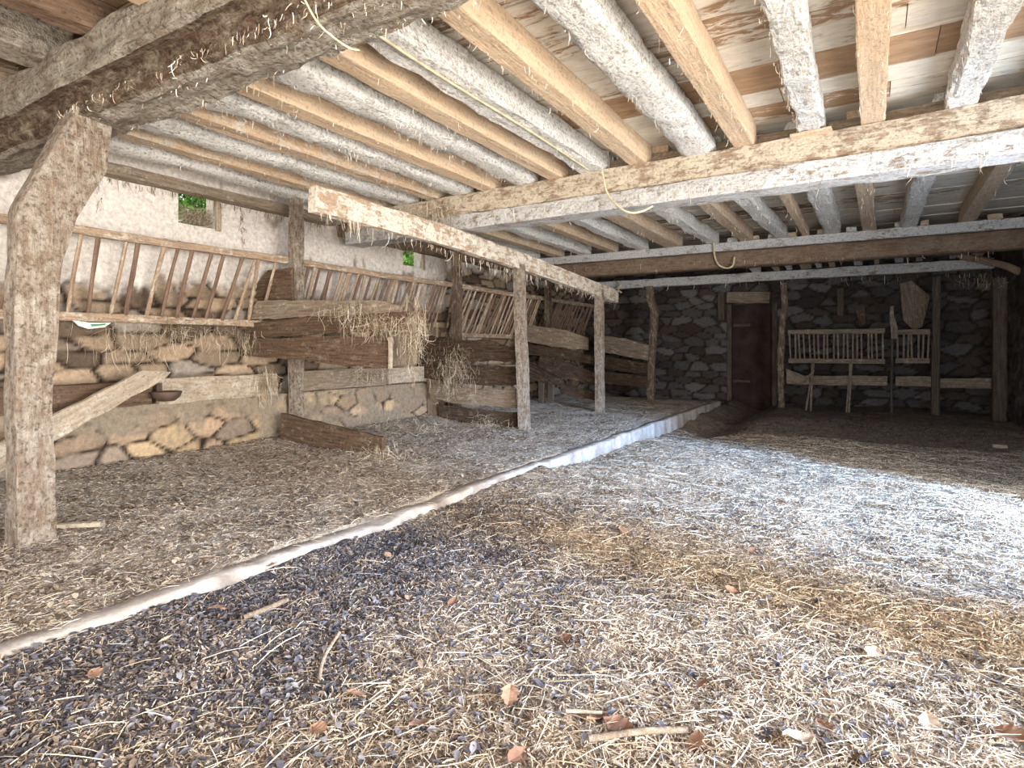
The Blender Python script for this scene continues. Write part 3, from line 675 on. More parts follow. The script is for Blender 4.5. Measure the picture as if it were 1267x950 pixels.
# ---------- manger ------------------------------------------------------------------------------------------------------
def man_white(s, z): return .35 if z > .1 else -.05
rubble('manger_wall', (-5.93, YF, 0), (0, 1, 0), 9.1 - YF, -.1, .56, .028, [S(180, 154, 128), S(162, 140, 118), S(150, 134, 118), S(184, 160, 128)], S(146, 132, 114),
       lambda s, z: (z - .26) * .9 if s < 5.5 else .12, (1, 0, 0), 21, amp=.04, cell=(.36, .18), thick=.12, kind=None, wnoise=.35)
mw = bpy.data.objects['manger_wall']; tag(mw, 'low rough concrete and stone manger front along the left wall', 'manger')
def yat(px, X): return onX(px, 470, X)[1]
XM = -5.90
for (a, b, mt, lab, z0, z1) in ((-60, 188, M['plank'], 'brown manger board behind the slanting plank', .56, .78),
                        (197, 343, M['plank_pale'], 'pale manger board right of the rusty water bowl', .55, .80),
                        (375, 478, M['plank_grey'], 'grey manger board right of the tall back post', .57, .82),
                        (481, 553, M['plank_pale'], 'short pale manger board with broken right end before the second partition', .58, .81)):
    timber('manger_board', [(XM - .03, yat(a, XM), (z0 + z1) / 2), (XM - .03, yat(b, XM), (z0 + z1) / 2)], (.06, z1 - z0), mt, lab, 'board', None, rnd=.1, amp=.012)
timber('manger_board', [(XM - .03, 8.1, .66), (XM - .03, 10.9, .66)], (.06, .24), M['plank_grey'], 'far manger board partly hidden behind the leaning front post', 'board', rnd=.1, amp=.012)

# water bowl
def bowl():
    c = Vector(onX(206, 490, -5.74)); e = empty('water_bowl', c, 'round rusty iron drinking bowl fixed to the manger board', 'bowl')
    V = []; Q = []; n = 28; prof = [(.0, -.075), (.06, -.07), (.10, -.04), (.122, .0), (.132, .005), (.132, -.004), (.115, -.045), (.07, -.085), (0, -.09)]
    for r, z in prof:
        for k in range(n): a = 2 * math.pi * k / n; V.append((r * math.cos(a), r * math.sin(a), z + .04))
    for i in range(len(prof) - 1):
        for k in range(n): Q.append((i * n + k, i * n + (k + 1) % n, (i + 1) * n + (k + 1) % n, (i + 1) * n + k))
    link('bowl_body', V, Q, M['iron'], e, Matrix.Translation(c), smooth=True)
    timber('bracket', [c + Vector((-.13, 0, .02)), c + Vector((-.13, 0, .12))], (.05, .03), M['iron'], parent=e, amp=0)
    timber('push_plate', [c + Vector((-.1, 0, .03)), c + Vector((-.02, 0, .01))], (.06, .02), M['iron'], parent=e, amp=0)
bowl()

# slanting plank and fallen plank
slab('plank', [onX(176, 457, -5.62), onX(212, 459, -5.62), onX(206, 466, -5.62), onX(66, 546, -5.55), onX(-72, 628, -5.45), onX(-72, 590, -5.45), onX(66, 514, -5.55)], .045, M['plank_pale'], None,
     'wide pale plank slanting up from behind the bent post to the manger board', 'plank')
A1, B1 = (-5.82, 4.40), (-4.15, 4.36)
slab('plank', [onL(347, 511, A1, B1), onL(473, 541, A1, B1), onL(473, 570, A1, B1), onL(346, 546, A1, B1)], .04, M['plank'], None,
     'dark brown plank standing on edge on the platform below the first partition', 'plank')

# ---------- stall partitions ------------------------------------------------------------------------------------------------
def partition(name, A, B, label, planks):
    e = empty(name, ((A[0] + B[0]) / 2, (A[1] + B[1]) / 2, .6), label, 'partition')
    for k, (poly, mt, off) in enumerate(planks):
        slab('plank', [onL(x, y, (A[0], A[1] + off), (B[0], B[1] + off)) for x, y in poly], .035, M[mt], e, jit=.01)
    return e
partition('stall_partition', (-6.15, 4.32), (-4.2, 4.48), 'nearest stall partition of overlapping brown planks draped with hay', [
    ([(297, 374), (331, 334), (361, 331), (361, 350), (362, 372)], 'plank', .2),
    ([(318, 372), (400, 371), (470, 372), (497, 378), (495, 386), (400, 391), (300, 396)], 'plank_grey', .04),
    ([(292, 402), (350, 395), (430, 388), (500, 385), (501, 408), (400, 413), (292, 419)], 'plank', .07),
    ([(298, 420), (380, 416), (482, 417), (481, 456), (420, 452), (375, 445), (300, 440)], 'plank', 0),
    ([(480, 417), (483, 417), (483, 456), (480, 456)], 'plank_pale', -.04),  # thin pale slab for the lit plank end, light put into its colour
    ([(484, 414), (516, 411), (514, 450), (484, 454)], 'plank_grey', .1)])
partition('stall_partition', (-6.2, 7.15), (-4.06, 6.98), 'second stall partition, ragged dark planks against the leaning front post', [
    ([(520, 413), (560, 421), (600, 420), (636, 430), (638, 448), (600, 447), (540, 446), (520, 441)], 'plank_dark', 0),
    ([(524, 446), (570, 450), (638, 454), (638, 476), (600, 477), (555, 473), (524, 468)], 'plank_dark', .04),
    ([(530, 474), (590, 482), (638, 482), (638, 505), (570, 500), (532, 493)], 'plank_grey', .02),
    ([(540, 500), (600, 508), (639, 510), (639, 533), (600, 530), (545, 524)], 'plank_dark', .05),
    ([(527, 404), (540, 405), (541, 527), (529, 525)], 'plank_grey', .1)])
partition('stall_partition', (-6.2, 10.1), (-4.06, 9.72), 'third stall partition with planks sloping down to the upright front post', [
    ([(640, 400), (700, 408), (727, 418), (727, 433), (690, 430), (640, 420)], 'plank_grey', 0),
    ([(640, 424), (700, 432), (740, 442), (740, 452), (700, 444), (640, 437)], 'plank_dark', .06),
    ([(668, 440), (700, 448), (740, 462), (740, 478), (715, 472), (690, 466), (665, 453)], 'plank_dark', 0),
    ([(640, 440), (668, 452), (692, 468), (692, 476), (665, 472), (640, 468)], 'plank_dark', .04),
    ([(692, 474), (740, 486), (740, 495), (715, 493), (694, 486)], 'plank_dark', .02),
    ([(666, 460), (672, 460), (672, 502), (666, 502)], 'far_wood', .1), ([(678, 474), (684, 474), (684, 498), (678, 498)], 'far_wood', .1)])
partition('stall_partition', (-6.2, 12.7), (-4.1, 12.35), 'farthest stall partition in the dark beside the crooked trunk post', [
    ([(735, 414), (770, 418), (802, 427), (802, 446), (770, 440), (735, 433)], 'plank_grey', 0),
    ([(735, 438), (802, 450), (802, 462), (770, 460), (735, 453)], 'plank_dark', .04),
    ([(735, 458), (802, 466), (802, 479), (770, 477), (735, 472)], 'plank_dark', .0)])

# ---------- far end ---------------------------------------------------------------------------------------------------------
e = bpy.data.objects.new('door_1', None); col.objects.link(e); e.location = ((pdl + pdr) / 2, YB, 0); e['kind'] = 'structure'
slab('door_panel', [(pdl - .01, YB + .1, -.5), (pdr + .01, YB + .1, -.5), (pdr + .01, YB + .1, 2.07), (pdl - .01, YB + .1, 2.07)], .05, M['door'], e, jit=0, back=(0, 1, 0))
timber('door_frame', [(pdl - .02, YB - .03, -.3), (pdl - .02, YB - .03, 2.06)], (.08, .1), M['far_wood'], parent=e)
timber('door_frame', [(pdr + .03, YB - .03, -.3), (pdr + .03, YB - .03, 2.06)], (.08, .1), M['far_wood'], parent=e)
a, b = onY(900, 368, YB - .1), onY(953, 368, YB - .1)
timber('lintel', [a, b], (.14, .24), M['plank_grey'], parent=e, amp=.01, rnd=.1)
for h_ in (.35, 1.6): timber('hinge', [(pdl + .05, YB + .085, h_), (pdl + .4, YB + .085, h_)], (.03, .06), M['far_wood'], parent=e, amp=0)
def at(px, py, Y): return onY(px, py, Y)
YP = 12.72
def pole(name, pts, Y, w, mat, label, cat='post', **k):
    P = [at(x, y, Y) for x, y in pts]
    P.sort(key=lambda p: p[2])
    return vtimber(name, P, (w, w), M[mat], label=label, cat=cat, rnd=.8, amp=k.get('amp', .01), nseg=14)
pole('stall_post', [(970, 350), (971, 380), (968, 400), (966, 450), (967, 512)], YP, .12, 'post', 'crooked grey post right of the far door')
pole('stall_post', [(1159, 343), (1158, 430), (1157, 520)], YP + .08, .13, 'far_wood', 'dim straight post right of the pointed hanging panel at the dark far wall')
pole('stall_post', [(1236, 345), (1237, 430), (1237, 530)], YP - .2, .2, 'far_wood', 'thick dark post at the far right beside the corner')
def tool():
    P = [at(1104, 380, 12.72), at(1103, 516, 12.72)]
    e = empty('pole', (P[1][0], 12.72, -.1), 'slim upright pole with a lump of bark at its top, far right', 'pole')
    vtimber('shaft', [(P[1][0], 12.72, -.25), (P[0][0], 12.72, P[0][2])], (.05, .05), M['far_wood'], parent=e, rnd=1)
    slab('bark', [at(x, y, 12.68) for x, y in ((1101, 379), (1106, 378), (1106, 390), (1111, 405), (1110, 419), (1103, 419), (1101, 400))], .05, M['plank_grey'], e)
tool()
def far_rack(name, x0, x1, nb, label, Y=12.97):
    e = empty(name, at((x0 + x1) / 2, 430, Y), label, 'hay rack')
    P = at(x0, 411, Y); Q_ = at(x1, 411, Y); zt, zb = P[2], at(x0, 446, Y)[2]
    timber('top_rail', [(P[0], Y - .12, zt), (Q_[0], Y - .12, zt)], (.08, .09), M['plank_grey'], parent=e)
    timber('bottom_rail', [(P[0], Y, zb), (Q_[0], Y, zb)], (.08, .09), M['plank_grey'], parent=e)
    for i in range(nb):
        X = P[0] + (Q_[0] - P[0]) * (i + .6) / nb + random.uniform(-.015, .015)
        timber('bar', [(X, Y, zb), (X + random.uniform(-.02, .02), Y - .12, zt)], (.035, .03), M['plank_grey'], parent=e, nseg=8, ring=.2)
far_rack('hay_rack', 976, 1095, 20, 'far wall hay rack with short pale upright bars')
far_rack('hay_rack', 1108, 1150, 7, 'dim short hay rack right of the slim upright pole')
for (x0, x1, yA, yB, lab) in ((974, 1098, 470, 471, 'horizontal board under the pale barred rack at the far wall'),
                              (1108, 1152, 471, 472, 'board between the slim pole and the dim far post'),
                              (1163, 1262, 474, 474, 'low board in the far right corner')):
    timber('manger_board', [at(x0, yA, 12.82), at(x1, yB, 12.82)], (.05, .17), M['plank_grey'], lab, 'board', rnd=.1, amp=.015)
slab('board', [at(x, y, 12.66) for x, y in ((973, 456), (998, 466), (1008, 457), (1006, 464), (990, 474), (973, 474))], .04, M['plank_grey'], None, 'broken V-shaped board leaning by the crooked far post', 'board')
for i, (p, q, lab) in enumerate((((1007, 449), (996, 512), 'leaning stick, front one of the left pair under the far rack'), ((1005, 449), (1003, 508), 'nearly upright stick of the left pair under the far rack'),
                            ((1052, 449), (1047, 513), 'pale leaning stick of the right pair under the far rack'), ((1054, 449), (1050, 508), 'upright stick of the right pair under the far rack'))):
    a = at(*p, 12.76); b = at(*q, 12.5 - .1 * (i % 2)); 
    timber('stick', [(b[0], b[1], -.2), a], (.04, .035), M['plank_grey'], lab, 'stick', rnd=.8, nseg=8)
slab('panel', [at(x, y, 13.86) for x, y in ((1113, 351), (1128, 347), (1151, 366), (1141, 405), (1130, 408), (1117, 396))], .05, M['plank_grey'], None, 'pointed grey panel hanging high on the far right wall', 'panel')
slab('board', [at(x, y, 13.88) for x, y in ((1035, 357), (1044, 356), (1044, 391), (1036, 390))], .05, M['far_wood'], None, 'short upright board fixed high on the far stone wall', 'board')
slab('board', [at(x, y, 13.88) for x, y in ((888, 362), (896, 362), (896, 396), (888, 396))], .05, M['far_wood'], None, 'short upright board left of the far door', 'board')
slab('board', [at(x, y, 13.88) for x, y in ((1058, 383), (1070, 380), (1071, 400), (1064, 404))], .04, M['plank'], None, 'small reddish board above the far rack', 'board')
timber('bough', [(1.15, 11.8, EYE + 1.48), (1.7, 11.6, EYE + 1.25), (1.88, 11.5, EYE + 1.12)], (.11, .1), M['log_brown'], 'dark crooked bough under the beam end at the right edge', 'branch', rnd=.9, amp=.02)
ps = onZ(1238, 556, -.2)
slab('stone', [onY(x, y, ps[1]) for x, y in ((1229, 550), (1247, 551), (1248, 562), (1228, 561))], .1, M['plank_pale'], None, 'small pale block lying on the dark floor far right', 'stone')

# sack remnant under the rack
e = empty('feed_sack', onX(112, 398, -6.1), 'scrap of white plastic sack with green print under the nearest rack', 'sack')
slab('sheet', [onX(x, y, -6.12) for x, y in ((90, 396), (112, 399), (138, 399), (130, 405), (110, 407), (98, 403))], .02, M['bag'], e)
slab('print_stripe', [onX(x, y, -6.115) for x, y in ((112, 401), (132, 400), (130, 402), (114, 404))], .01, M['bag_green'], e)

# ---------- ropes -----------------------------------------------------------------------------------------------------------
def tube(name, pts, r, mat, label, cat, parent=None):
    cu = bpy.data.curves.new(name, 'CURVE'); cu.dimensions = '3D'; cu.bevel_depth = r; cu.bevel_resolution = 2; cu.resolution_u = 6
    c = Vector(pts[0]); sp = cu.splines.new('BEZIER'); sp.bezier_points.add(len(pts) - 1)
    for b, p in zip(sp.bezier_points, pts): b.co = Vector(p) - c; b.handle_left_type = b.handle_right_type = 'AUTO'
    cu.materials.append(mat); o = bpy.data.objects.new(name, cu); col.objects.link(o)
    dg = bpy.context.evaluated_depsgraph_get(); me = bpy.data.meshes.new_from_object(o.evaluated_get(dg))
    bpy.data.objects.remove(o); o = bpy.data.objects.new(name, me); col.objects.link(o); o.location = c
    return tag(o, label, cat)
tube('cable', [onY(374, -6, 1.55), onY(395, 30, 1.56), onY(410, 44, 1.58), onY(430, 58, 1.62), onY(444, 62, 1.7)], .004, M['cable'], 'double pale cable hanging from the old beam at the top edge', 'cable')
tube('cable', [(-2.34, 2.1, ZJ - .016), (-2.36, 3.0, ZJ - .02), (-2.35, 4.2, ZJ - .018), (-2.37, 5.35, ZJ - .02)], .009, M['cable'], 'thin cable pinned under the squared white joist', 'cable')
tube('twine', [onY(745, 212, 5.4), onY(752, 240, 5.35), onY(765, 255, 5.3), onY(780, 263, 5.28), onY(792, 262, 5.3), onY(808, 255, 5.34)], .010, M['twine'], 'loop of pale twine drooping from the middle beam', 'twine')
tube('twine', [onY(883, 300, 10.3), onY(886, 322, 10.28), onY(893, 330, 10.25), onY(905, 330, 10.25), onY(909, 318, 10.28)], .014, M['twine'], 'curl of twine hanging on the far brown log', 'twine')
tube('twine', [onY(765, 348, 12.3), onY(768, 353, 12.25), onY(765, 358, 12.22), onY(769, 362, 12.2)], .02, M['twine'], 'tuft of white twine below the left end of the lowest beam', 'twine')

# ---------- straw, litter ----------------------------------------------------------------------------------------------------
def scatter(n, xr, yr, hf, ymin=.4, power=1.):
    """positions on the ground, denser close to the entrance"""
    out = []
    m = n * 6
    X = RNG.uniform(xr[0], xr[1], m); Y = RNG.uniform(yr[0], yr[1], m)
    u = X * CS + Y * SN; d = -X * SN + Y * CS
    ok = (d > .9) & (np.abs(u / np.maximum(d, .1)) < 1.05)
    X, Y, d = X[ok], Y[ok], d[ok]
    keep = RNG.random(len(d)) < np.minimum(1, (2.2 / d) ** power)
    X, Y = X[keep][:n], Y[keep][:n]
    Z = np.array([hf(a, b) for a, b in zip(X, Y)])
    return X, Y, Z
SC = [S(212, 194, 166), S(196, 176, 148), S(226, 212, 190), S(172, 150, 124), S(206, 190, 168), S(236, 226, 208)]
DC = [S(136, 118, 100), S(156, 136, 116), S(104, 90, 80), S(176, 156, 134), S(122, 114, 110)]
GC = [S(204, 194, 180), S(176, 164, 150), S(222, 212, 198), S(146, 130, 114)]
def straw(name, n, xr, yr, hf, cols, lrange, wrange, label, power=1.2, filt=None, pit=(-.05, .35), up=.004, curl=.16):
    X, Y, Z = scatter(n, xr, yr, hf, power=power)
    if filt is not None:
        k = filt(X, Y); X, Y, Z = X[k], Y[k], Z[k]
    n = len(X); L = RNG.uniform(*lrange, n) * RNG.uniform(.6, 1.3, n)
    V, Q = ribbons(np.stack([X, Y, Z + up], 1), RNG.uniform(0, 6.283, n), L, RNG.uniform(*wrange, n), RNG.uniform(*pit, n), RNG.normal(0, curl, n), RNG.uniform(0, .2, n))
    o = fastmesh(name, V, Q, M['straw'], palette(cols, n, 8))
    return tag(o, label, 'straw', None, 'stuff')
def mk(X, Y): return np.array([muckness(a, b) for a, b in zip(X, Y)])
straw('loose_straw', 90000, (XC, 1.8), (.3, 9.5), main_h, SC, (.02, .07), (.0014, .003), 'pale loose straw strewn over the lower floor', 1.3, lambda X, Y: RNG.random(len(X)) > mk(X, Y) * .93)
straw('long_straw', 5000, (XC, 1.6), (.3, 9.5), main_h, SC[2:], (.10, .20), (.0018, .003), 'long pale straw stalks lying over the lower floor', 1.2, lambda X, Y: RNG.random(len(X)) > mk(X, Y) * .6, (-.02, .12), .012, .1)
straw('muck_chaff', 60000, (XC + .03, .5), (.4, 4.8), main_h, [S(120, 118, 122), S(150, 146, 146), S(96, 94, 100), S(176, 168, 160)], (.006, .02), (.002, .006), 'grey blue crumbs of manure below the kerb', 1.2, lambda X, Y: RNG.random(len(X)) < mk(X, Y), (-.3, .9), .003)
straw('dark_litter', 130000, (XC + .03, 1.85), (.3, 11), main_h, DC, (.008, .026), (.003, .007), 'dark crumbly leaf litter and manure on the lower floor', 1.5, None, (-.3, .9), .0)
straw('pale_chaff', 150000, (XC + .03, 1.85), (.3, 9.5), main_h, GC + SC[:2], (.006, .02), (.002, .005), 'pale broken chaff on the lower floor', 1.5, lambda X, Y: RNG.random(len(X)) > mk(X, Y) * .6, (-.3, .9), .002)
straw('platform_litter', 120000, (-5.8, XC - .12), (.8, 12.5), plat_h, GC + GC + DC[:2], (.006, .022), (.002, .006), 'grey crumbly chaff covering the raised stall platform', 1.3, None, (-.2, .6), .0)
straw('platform_straw', 22000, (-5.8, XC - .05), (.8, 12.5), plat_h, SC + GC[:2], (.04, .10), (.0014, .0026), 'fine pale straw scattered on the raised platform', 1.)
# leaf flakes in the manure (curled bits)
def flakes(name, n, xr, yr, hf, cols, sr, label, filt):
    X, Y, Z = scatter(n, xr, yr, hf, power=1.3); k = filt(X, Y); X, Y, Z = X[k], Y[k], Z[k]; n = len(X)
    a = RNG.uniform(0, 6.28, n); s = RNG.uniform(*sr, n); tilt = RNG.uniform(-.7, .7, n)
    c, t = np.cos(a), np.sin(a)
    def pt(du, dv, dz): return np.stack([X + (du * c - dv * t) * s, Y + (du * t + dv * c) * s, Z + .006 + s * .3 + dz * s + tilt * du * s * .6], 1)
    V = np.stack([pt(-1, 0, 0), pt(-.3, -.5, .25), pt(-.2, .1, .0), pt(-.35, .55, .2), pt(.5, -.4, .15), pt(1, .05, -.1), pt(.45, .45, .25)], 1).reshape(-1, 3)
    b = np.arange(n)[:, None] * 7
    Q = np.concatenate([b + np.array(q)[None] for q in ((0, 1, 2), (0, 2, 3), (1, 4, 2), (2, 4, 5), (2, 5, 6), (2, 6, 3))], 0)
    tag(fastmesh(name, V, Q, M['leafm'], palette(cols, n, 7, .2)), label, 'leaf litter', None, 'stuff')
flakes('leaf_flakes', 16000, (XC + .02, 1.2), (.5, 5), main_h, [S(96, 94, 100), S(122, 120, 126), S(74, 70, 76), S(152, 150, 154), S(140, 124, 110), S(108, 108, 118)], (.006, .02), 'small dark curled leaf flakes in the manure below the kerb', lambda X, Y: RNG.random(len(X)) < .12 + mk(X, Y))
flakes('leaf_flakes', 12000, (-5.9, XC - .12), (1, 9), plat_h, [S(150, 130, 108), S(178, 160, 138), S(104, 88, 74), S(190, 176, 156)], (.007, .024), 'small brown leaf flakes scattered over the raised platform', lambda X, Y: RNG.random(len(X)) < .5 + .5 * (X < -4))

# larger dead leaves (countable) -----------------------------------------------------------------------------------------------
def leaf_mesh(seed):
    rg = random.Random(seed); n = 9; V = []; Fc = []
    for i in range(n + 1):
        t = i / n; w = math.sin(math.pi * min(1, t * 1.02)) ** .8 * .32 * (1 + .25 * rg.uniform(-1, 1))
        for k in (-1, -.5, 0, .5, 1): V.append((t - .5, k * w, .10 * abs(k) ** 1.5 + .12 * math.sin(t * 3 + seed) * .6 + .02 * rg.uniform(-1, 1)))
    for i in range(n):
        for k in range(4): Fc.append((i * 5 + k, i * 5 + k + 1, (i + 1) * 5 + k + 1, (i + 1) * 5 + k))
    me = bpy.data.meshes.new('leaf'); me.from_pydata(V, [], Fc); me.update()
    a = me.color_attributes.new('Col', 'FLOAT_COLOR', 'POINT'); c = S(*rg.choice([(190, 160, 134), (160, 128, 106), (208, 188, 164), (134, 104, 88)]))
    a.data.foreach_set('color', np.tile(np.array((*c, 1), dtype=np.float32), len(V)))
    me.materials.append(M['leafm']); return me
LM = [leaf_mesh(i) for i in range(5)]
def leaf_at(px, py, size, i):
    p = onZ(px, py, -.08); z = main_h(p[0], p[1]) + .02
    o = bpy.data.objects.new('dead_leaf', LM[i % 5]); col.objects.link(o); o.location = (p[0], p[1], z)
    o.rotation_euler = (random.uniform(-.4, .4), random.uniform(-.3, .3), random.uniform(0, 6.28)); o.scale = (size,) * 3
    tag(o, 'dry curled brown leaf lying on the straw of the lower floor', 'leaf', 'fallen leaves on the straw')
for i, (x, y, s) in enumerate([(771, 668, .10), (630, 880, .09), (765, 922, .10), (738, 912, .08), (988, 938, .09), (1252, 925, .10), (1018, 570, .09), (968, 628, .08), (335, 714, .07), (205, 812, .07), (268, 770, .07), (440, 868, .07),
                               (560, 760, .06), (905, 740, .07), (1080, 820, .08), (870, 860, .07), (1180, 760, .07), (700, 800, .06), (520, 905, .07), (1095, 700, .07), (395, 915, .07), (118, 860, .07), (640, 950, .08), (860, 940, .08), (1150, 905, .08), (480, 700, .05), (1020, 915, .07), (930, 690, .06)]):
    leaf_at(x, y, s, i)
def stick(pts, r, mat, lab):
    P = []
    for x, y in pts:
        p = onZ(x, y, -.08); P.append((p[0], p[1], main_h(p[0], p[1]) + .02))
    tube('stick', P, r, M[mat], lab, 'stick')
stick([(300, 786), (330, 772), (355, 758)], .012, 'plank_grey', 'short grey stick in the dark manure below the kerb')
stick([(728, 938), (760, 934), (800, 930), (850, 925)], .010, 'plank_grey', 'dark twig at the bottom edge of the photo, right of centre')
stick([(395, 850), (400, 830), (420, 800)], .006, 'plank_pale', 'thin pale twig on the manure, bottom left of centre')
stick([(700, 905), (745, 907)], .006, 'plank_pale', 'straight pale twig near the bottom centre')
p = onZ(88, 655, 0)
timber('stick', [(p[0] - .1, p[1] - .1, .03), (p[0] + .16, p[1] + .1, .035)], (.05, .03), M['plank_pale'], 'short pale wood offcut at the foot of the bent post', 'stick', rnd=.6)

# ---------- hanging cobwebs and hay ---------------------------------------------------------------------------------------------
WC = [S(222, 212, 196), S(200, 186, 166), S(232, 226, 216), S(176, 158, 136)]
def hang(name, starts, lr, wr, label, cat='cobweb', cols=WC, spread=.25, mat='web'):
    P = np.array(starts); n = len(P)
    V, Q = ribbons(P, RNG.uniform(0, 6.28, n), RNG.uniform(*lr, n) * RNG.uniform(.3, 1, n), RNG.uniform(*wr, n), RNG.normal(-1.57, spread, n), RNG.normal(0, .5, n), RNG.normal(0, .25, n), seg=4)
    return tag(fastmesh(name, V, Q, M[mat], palette(cols, n, 10)), label, cat, None, 'stuff')
st = []
for X, k, _ in J1:
    cnt = 260 if k in 'wWc' else 120
    if X < -3: cnt = int(cnt * 1.6)
    for _i in range(cnt):
        s_ = random.choice((-1, 1)) * random.uniform(.04, .09)
        st.append((X + s_, 1.95 + (random.random() ** .8) * 3.4, ZJ + random.uniform(-.01, .03)))
hang('hanging_cobwebs', st, (.02, .09), (.002, .005), 'dusty cobweb threads hanging under the nearer joists')
st = [(X + random.uniform(-.08, .08), random.uniform(5.9, 10.2), ZJ + random.uniform(-.01, .03)) for X, k, _ in J2 for _i in range(60)]
hang('hanging_cobwebs', st, (.03, .12), (.003, .007), 'dusty cobweb threads hanging under the second bay of joists')
st = [(random.uniform(-4.2, -1.), random.choice((1.66, 1.78, 1.95)) + random.uniform(-.03, .03), EYE + 1.385 + random.uniform(-.01, .03)) for _ in range(500)]
hang('hanging_cobwebs', st, (.02, .08), (.002, .004), 'bits of straw and web stuck under the huge hewn beam', spread=.7)
def along(a, b, n, j=.03): return [tuple(a[k] + (b[k] - a[k]) * t + random.uniform(-j, j) for k in range(3)) for t in [random.random() for _ in range(n)]]
st = along((ra[0] + .05, ra[1], ra[2] - .1), (rb[0] + .05, rb[1], rb[2] - .1), 260, .012) + along(onY(560, 268, 5.55), onY(1260, 185, 5.3), 120, .02)
st += along(onX(770, 352, -3.9), onY(1235, 338, 12.75), 90, .02) + along(onY(700, 330, 10.35), onY(1260, 312, 10.35), 90, .03)
hang('hanging_cobwebs', st, (.04, .22), (.003, .007), 'long web strands hanging from the rail and cross beams')
st = along((XW + .06, 2.0, ZJ - .12), (XW + .06, 5.5, ZJ - .12), 260, .03) + along((XW + .03, 2.8, ZJ - .1), (XW + .03, 2.84, ZJ - .45), 60, .03) + along((XW + .03, 4.3, ZJ - .1), (XW + .03, 4.34, ZJ - .5), 60, .03)
hang('hanging_cobwebs', st, (.03, .16), (.004, .010), 'brown web fringe along the top of the whitewashed left wall', cols=[S(120, 100, 84), S(150, 130, 110), S(96, 78, 64)])
# hay
HC = [S(184, 168, 142), S(206, 192, 168), S(156, 138, 114), S(220, 210, 190), S(128, 110, 90), S(110, 92, 74)]
def hay(px, X=None, Y=None, n=300, r=(.1, .1, .06), lr=(.08, .22), label='', sp=1.0, bias=-1.1):
    c = np.array(onX(*px, X) if X is not None else onY(*px, Y))
    P = c[None] + RNG.normal(0, 1, (n, 3)) * np.array(r)[None]
    V, Q = ribbons(P, RNG.uniform(0, 6.28, n), RNG.uniform(*lr, n), RNG.uniform(.002, .004, n), RNG.normal(bias, sp, n), RNG.normal(0, .4, n), RNG.normal(0, .3, n), seg=4)
    return tag(fastmesh('hay_tuft', V, Q, M['straw'], palette(HC, n, 10)), label, 'hay', None, 'stuff')
hay((462, 398), Y=4.36, n=380, r=(.22, .05, .05), label='hay draped over the top planks of the nearest partition', sp=.9)
hay((512, 405), Y=4.6, n=700, r=(.07, .06, .17), label='ragged column of hay hanging at the outer end of the nearest partition', sp=.5)
hay((425, 382), Y=4.36, n=160, r=(.2, .04, .03), label='thin wisps of hay on the upper plank of the nearest partition', sp=.8)
hay((455, 462), X=-5.82, n=300, r=(.05, .2, .03), label='hay spilling over the grey manger board')
hay((225, 408), X=-6.1, n=420, r=(.06, .35, .05), label='hay caught under the nearest rack bottom rail', bias=-1.3)
hay((175, 430), X=-6.1, n=120, r=(.05, .2, .05), label='sparse hay hanging over the rubble wall behind the bent post', bias=-1.4, sp=.4)
hay((300, 420), X=-6.05, n=200, r=(.05, .15, .05), label='hay hanging where the nearest rack meets the partition', bias=-1.4, sp=.5)
hay((330, 470), X=-5.82, n=260, r=(.03, .08, .06), label='hay tangled at the foot of the tall back post', bias=-1.3, sp=.6)
hay((243, 270), X=-6.36, n=1600, r=(.03, .12, .05), lr=(.05, .14), label='brown nest of hay in the nearest small window', bias=0, sp=.5)
hay((560, 455), Y=6.95, n=700, r=(.16, .05, .18), label='hay hanging over the second partition planks', bias=-1.4, sp=.5)
hay((560, 540), Y=6.6, n=800, r=(.35, .2, .04), label='heap of hay on the platform before the second partition', bias=0, sp=.4)
hay((600, 525), Y=6.9, n=400, r=(.15, .05, .06), label='hay along the lowest plank of the second partition', bias=-.6, sp=.6)
hay((500, 530), Y=5.9, n=700, r=(.4, .25, .03), lr=(.1, .25), label='hay scattered on the platform by the short pale manger board', bias=0, sp=.25)
hay((567, 312), Y=7.0, n=260, r=(.05, .05, .12), label='wisps of hay caught at the top of the brown back post', bias=-1.4, sp=.5)
hay((543, 262), X=-4.2, n=420, r=(.1, .25, .06), label='hay hanging from the ceiling above the stall rail', bias=-1.5, sp=.4)
hay((460, 292), X=-6.1, n=420, r=(.05, .5, .05), label='web and hay fringe below the brown wall plate', bias=-1.5, sp=.4)
hay((1240, 345), Y=12.5, n=300, r=(.25, .1, .06), label='white web tufts at the beam end by the right edge', bias=-1.5, sp=.4)
hay((470, 568), Y=4.2, n=400, r=(.15, .12, .03), label='tuft of straw at the end of the dark plank on edge', bias=0, sp=.6)
hay((720, 520), Y=8.6, n=600, r=(.5, .5, .02), label='straw on the platform between the two front posts', bias=0, sp=.2)
hay((1130, 93), Y=5.0, n=200, r=(.05, .05, .04), label='clump of nest straw on the ceiling boards at the right', bias=-1, sp=.9) if False else None

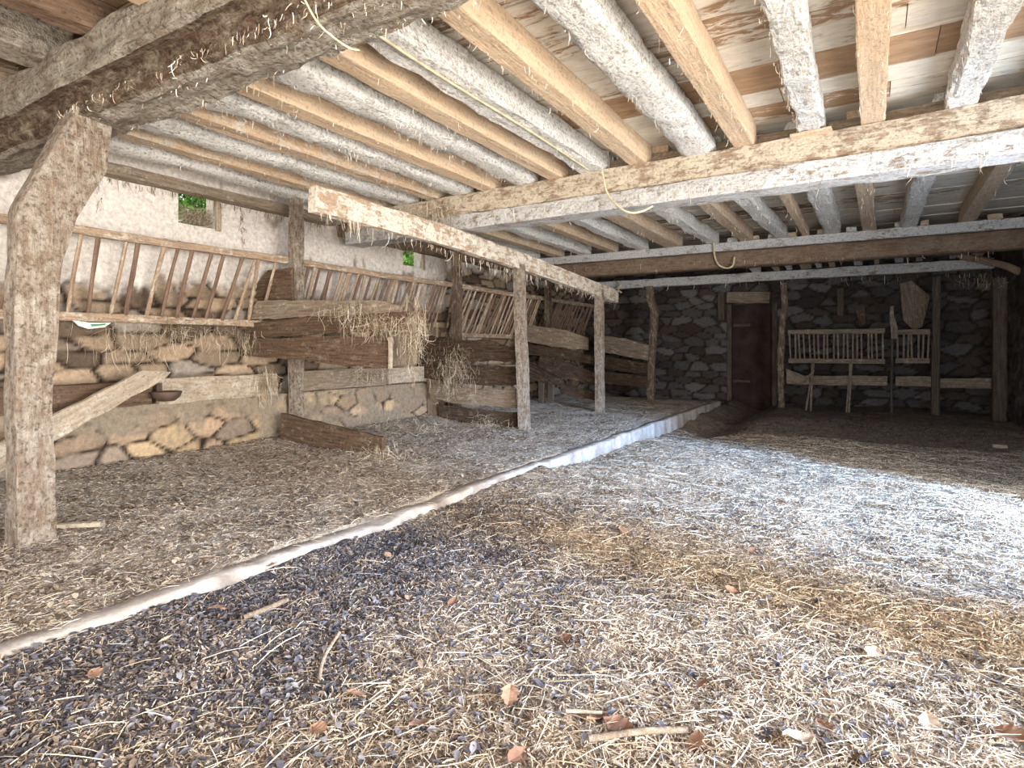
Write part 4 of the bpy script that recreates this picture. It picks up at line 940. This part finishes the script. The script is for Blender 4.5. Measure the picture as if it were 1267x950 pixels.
# ---------- light -------------------------------------------------------------------------------------------------------------------
w = bpy.data.worlds.new('World'); bpy.context.scene.world = w; w.use_nodes = True; nt = w.node_tree
bg = nt.nodes['Background']; bg.inputs[1].default_value = 1.3
tc = nt.nodes.new('ShaderNodeTexCoord'); sp = nt.nodes.new('ShaderNodeSeparateXYZ'); nt.links.new(tc.outputs['Generated'], sp.inputs[0])
rm = ramp(nt, sp.outputs[2], [(0, (1., .90, .78)), (.12, (.98, .97, .98)), (.6, (.72, .84, 1.))])
nt.links.new(rm, bg.inputs[0])
def area(name, loc, target, sx, sy, power, color):
    l = bpy.data.lights.new(name, 'AREA'); l.shape = 'RECTANGLE'; l.size = sx; l.size_y = sy; l.energy = power; l.color = color
    o = bpy.data.objects.new(name, l); col.objects.link(o); o.location = loc
    o.rotation_euler = (Vector(target) - Vector(loc)).to_track_quat('-Z', 'Y').to_euler(); return o
# sky seen through the side doorway (between the two right wall pieces)
a = area('side_doorway_sky', (5.4, 2.2, 3.0), (-1.3, 7.0, -.1), .9, 1.1, 430, (.26, .52, 1.)); a.data.spread = math.radians(88)
# daylight through the wide side entrance right of the viewer, and an added fill lamp aimed up to brighten the ceiling
area('entrance_daylight', (5.6, .4, 1.7), (-3.0, 3.2, .6), 5.5, 2.6, 1000, (1., .96, .90))
area('ceiling_fill', (3.9, .9, .05), (-2.6, 4.4, 3.0), 5.0, 2.6, 560, (1., .93, .84))
area('far_floor_fill', (1.84, 4.3, 1.1), (-.6, 11, .2), 1.4, 1.6, 75, (.55, .74, 1.))  # added bluish fill lamp in the doorway, lifts the dark far floor
area('ceiling_fill', (-.6, -3.6, .1), (-1.2, 8, 3.2), 5.0, 2.2, 230, (1., .93, .84))  # added fill lamp behind the camera, brightens the second ceiling bay

sc = bpy.context.scene
sc.view_settings.view_transform = 'Standard'; sc.view_settings.look = 'None'; sc.view_settings.gamma = 1; sc.view_settings.use_curve_mapping = False
sc.view_settings.exposure = .7
cam = bpy.data.cameras.new('Camera'); co = bpy.data.objects.new('Camera', cam); col.objects.link(co)
cam.sensor_width = 36; cam.lens = 36 * F / 1267; cam.shift_y = -45 / 1267; cam.clip_start = .05
co.location = (0, 0, EYE); co.rotation_euler = (math.pi / 2, 0, TH); sc.camera = co
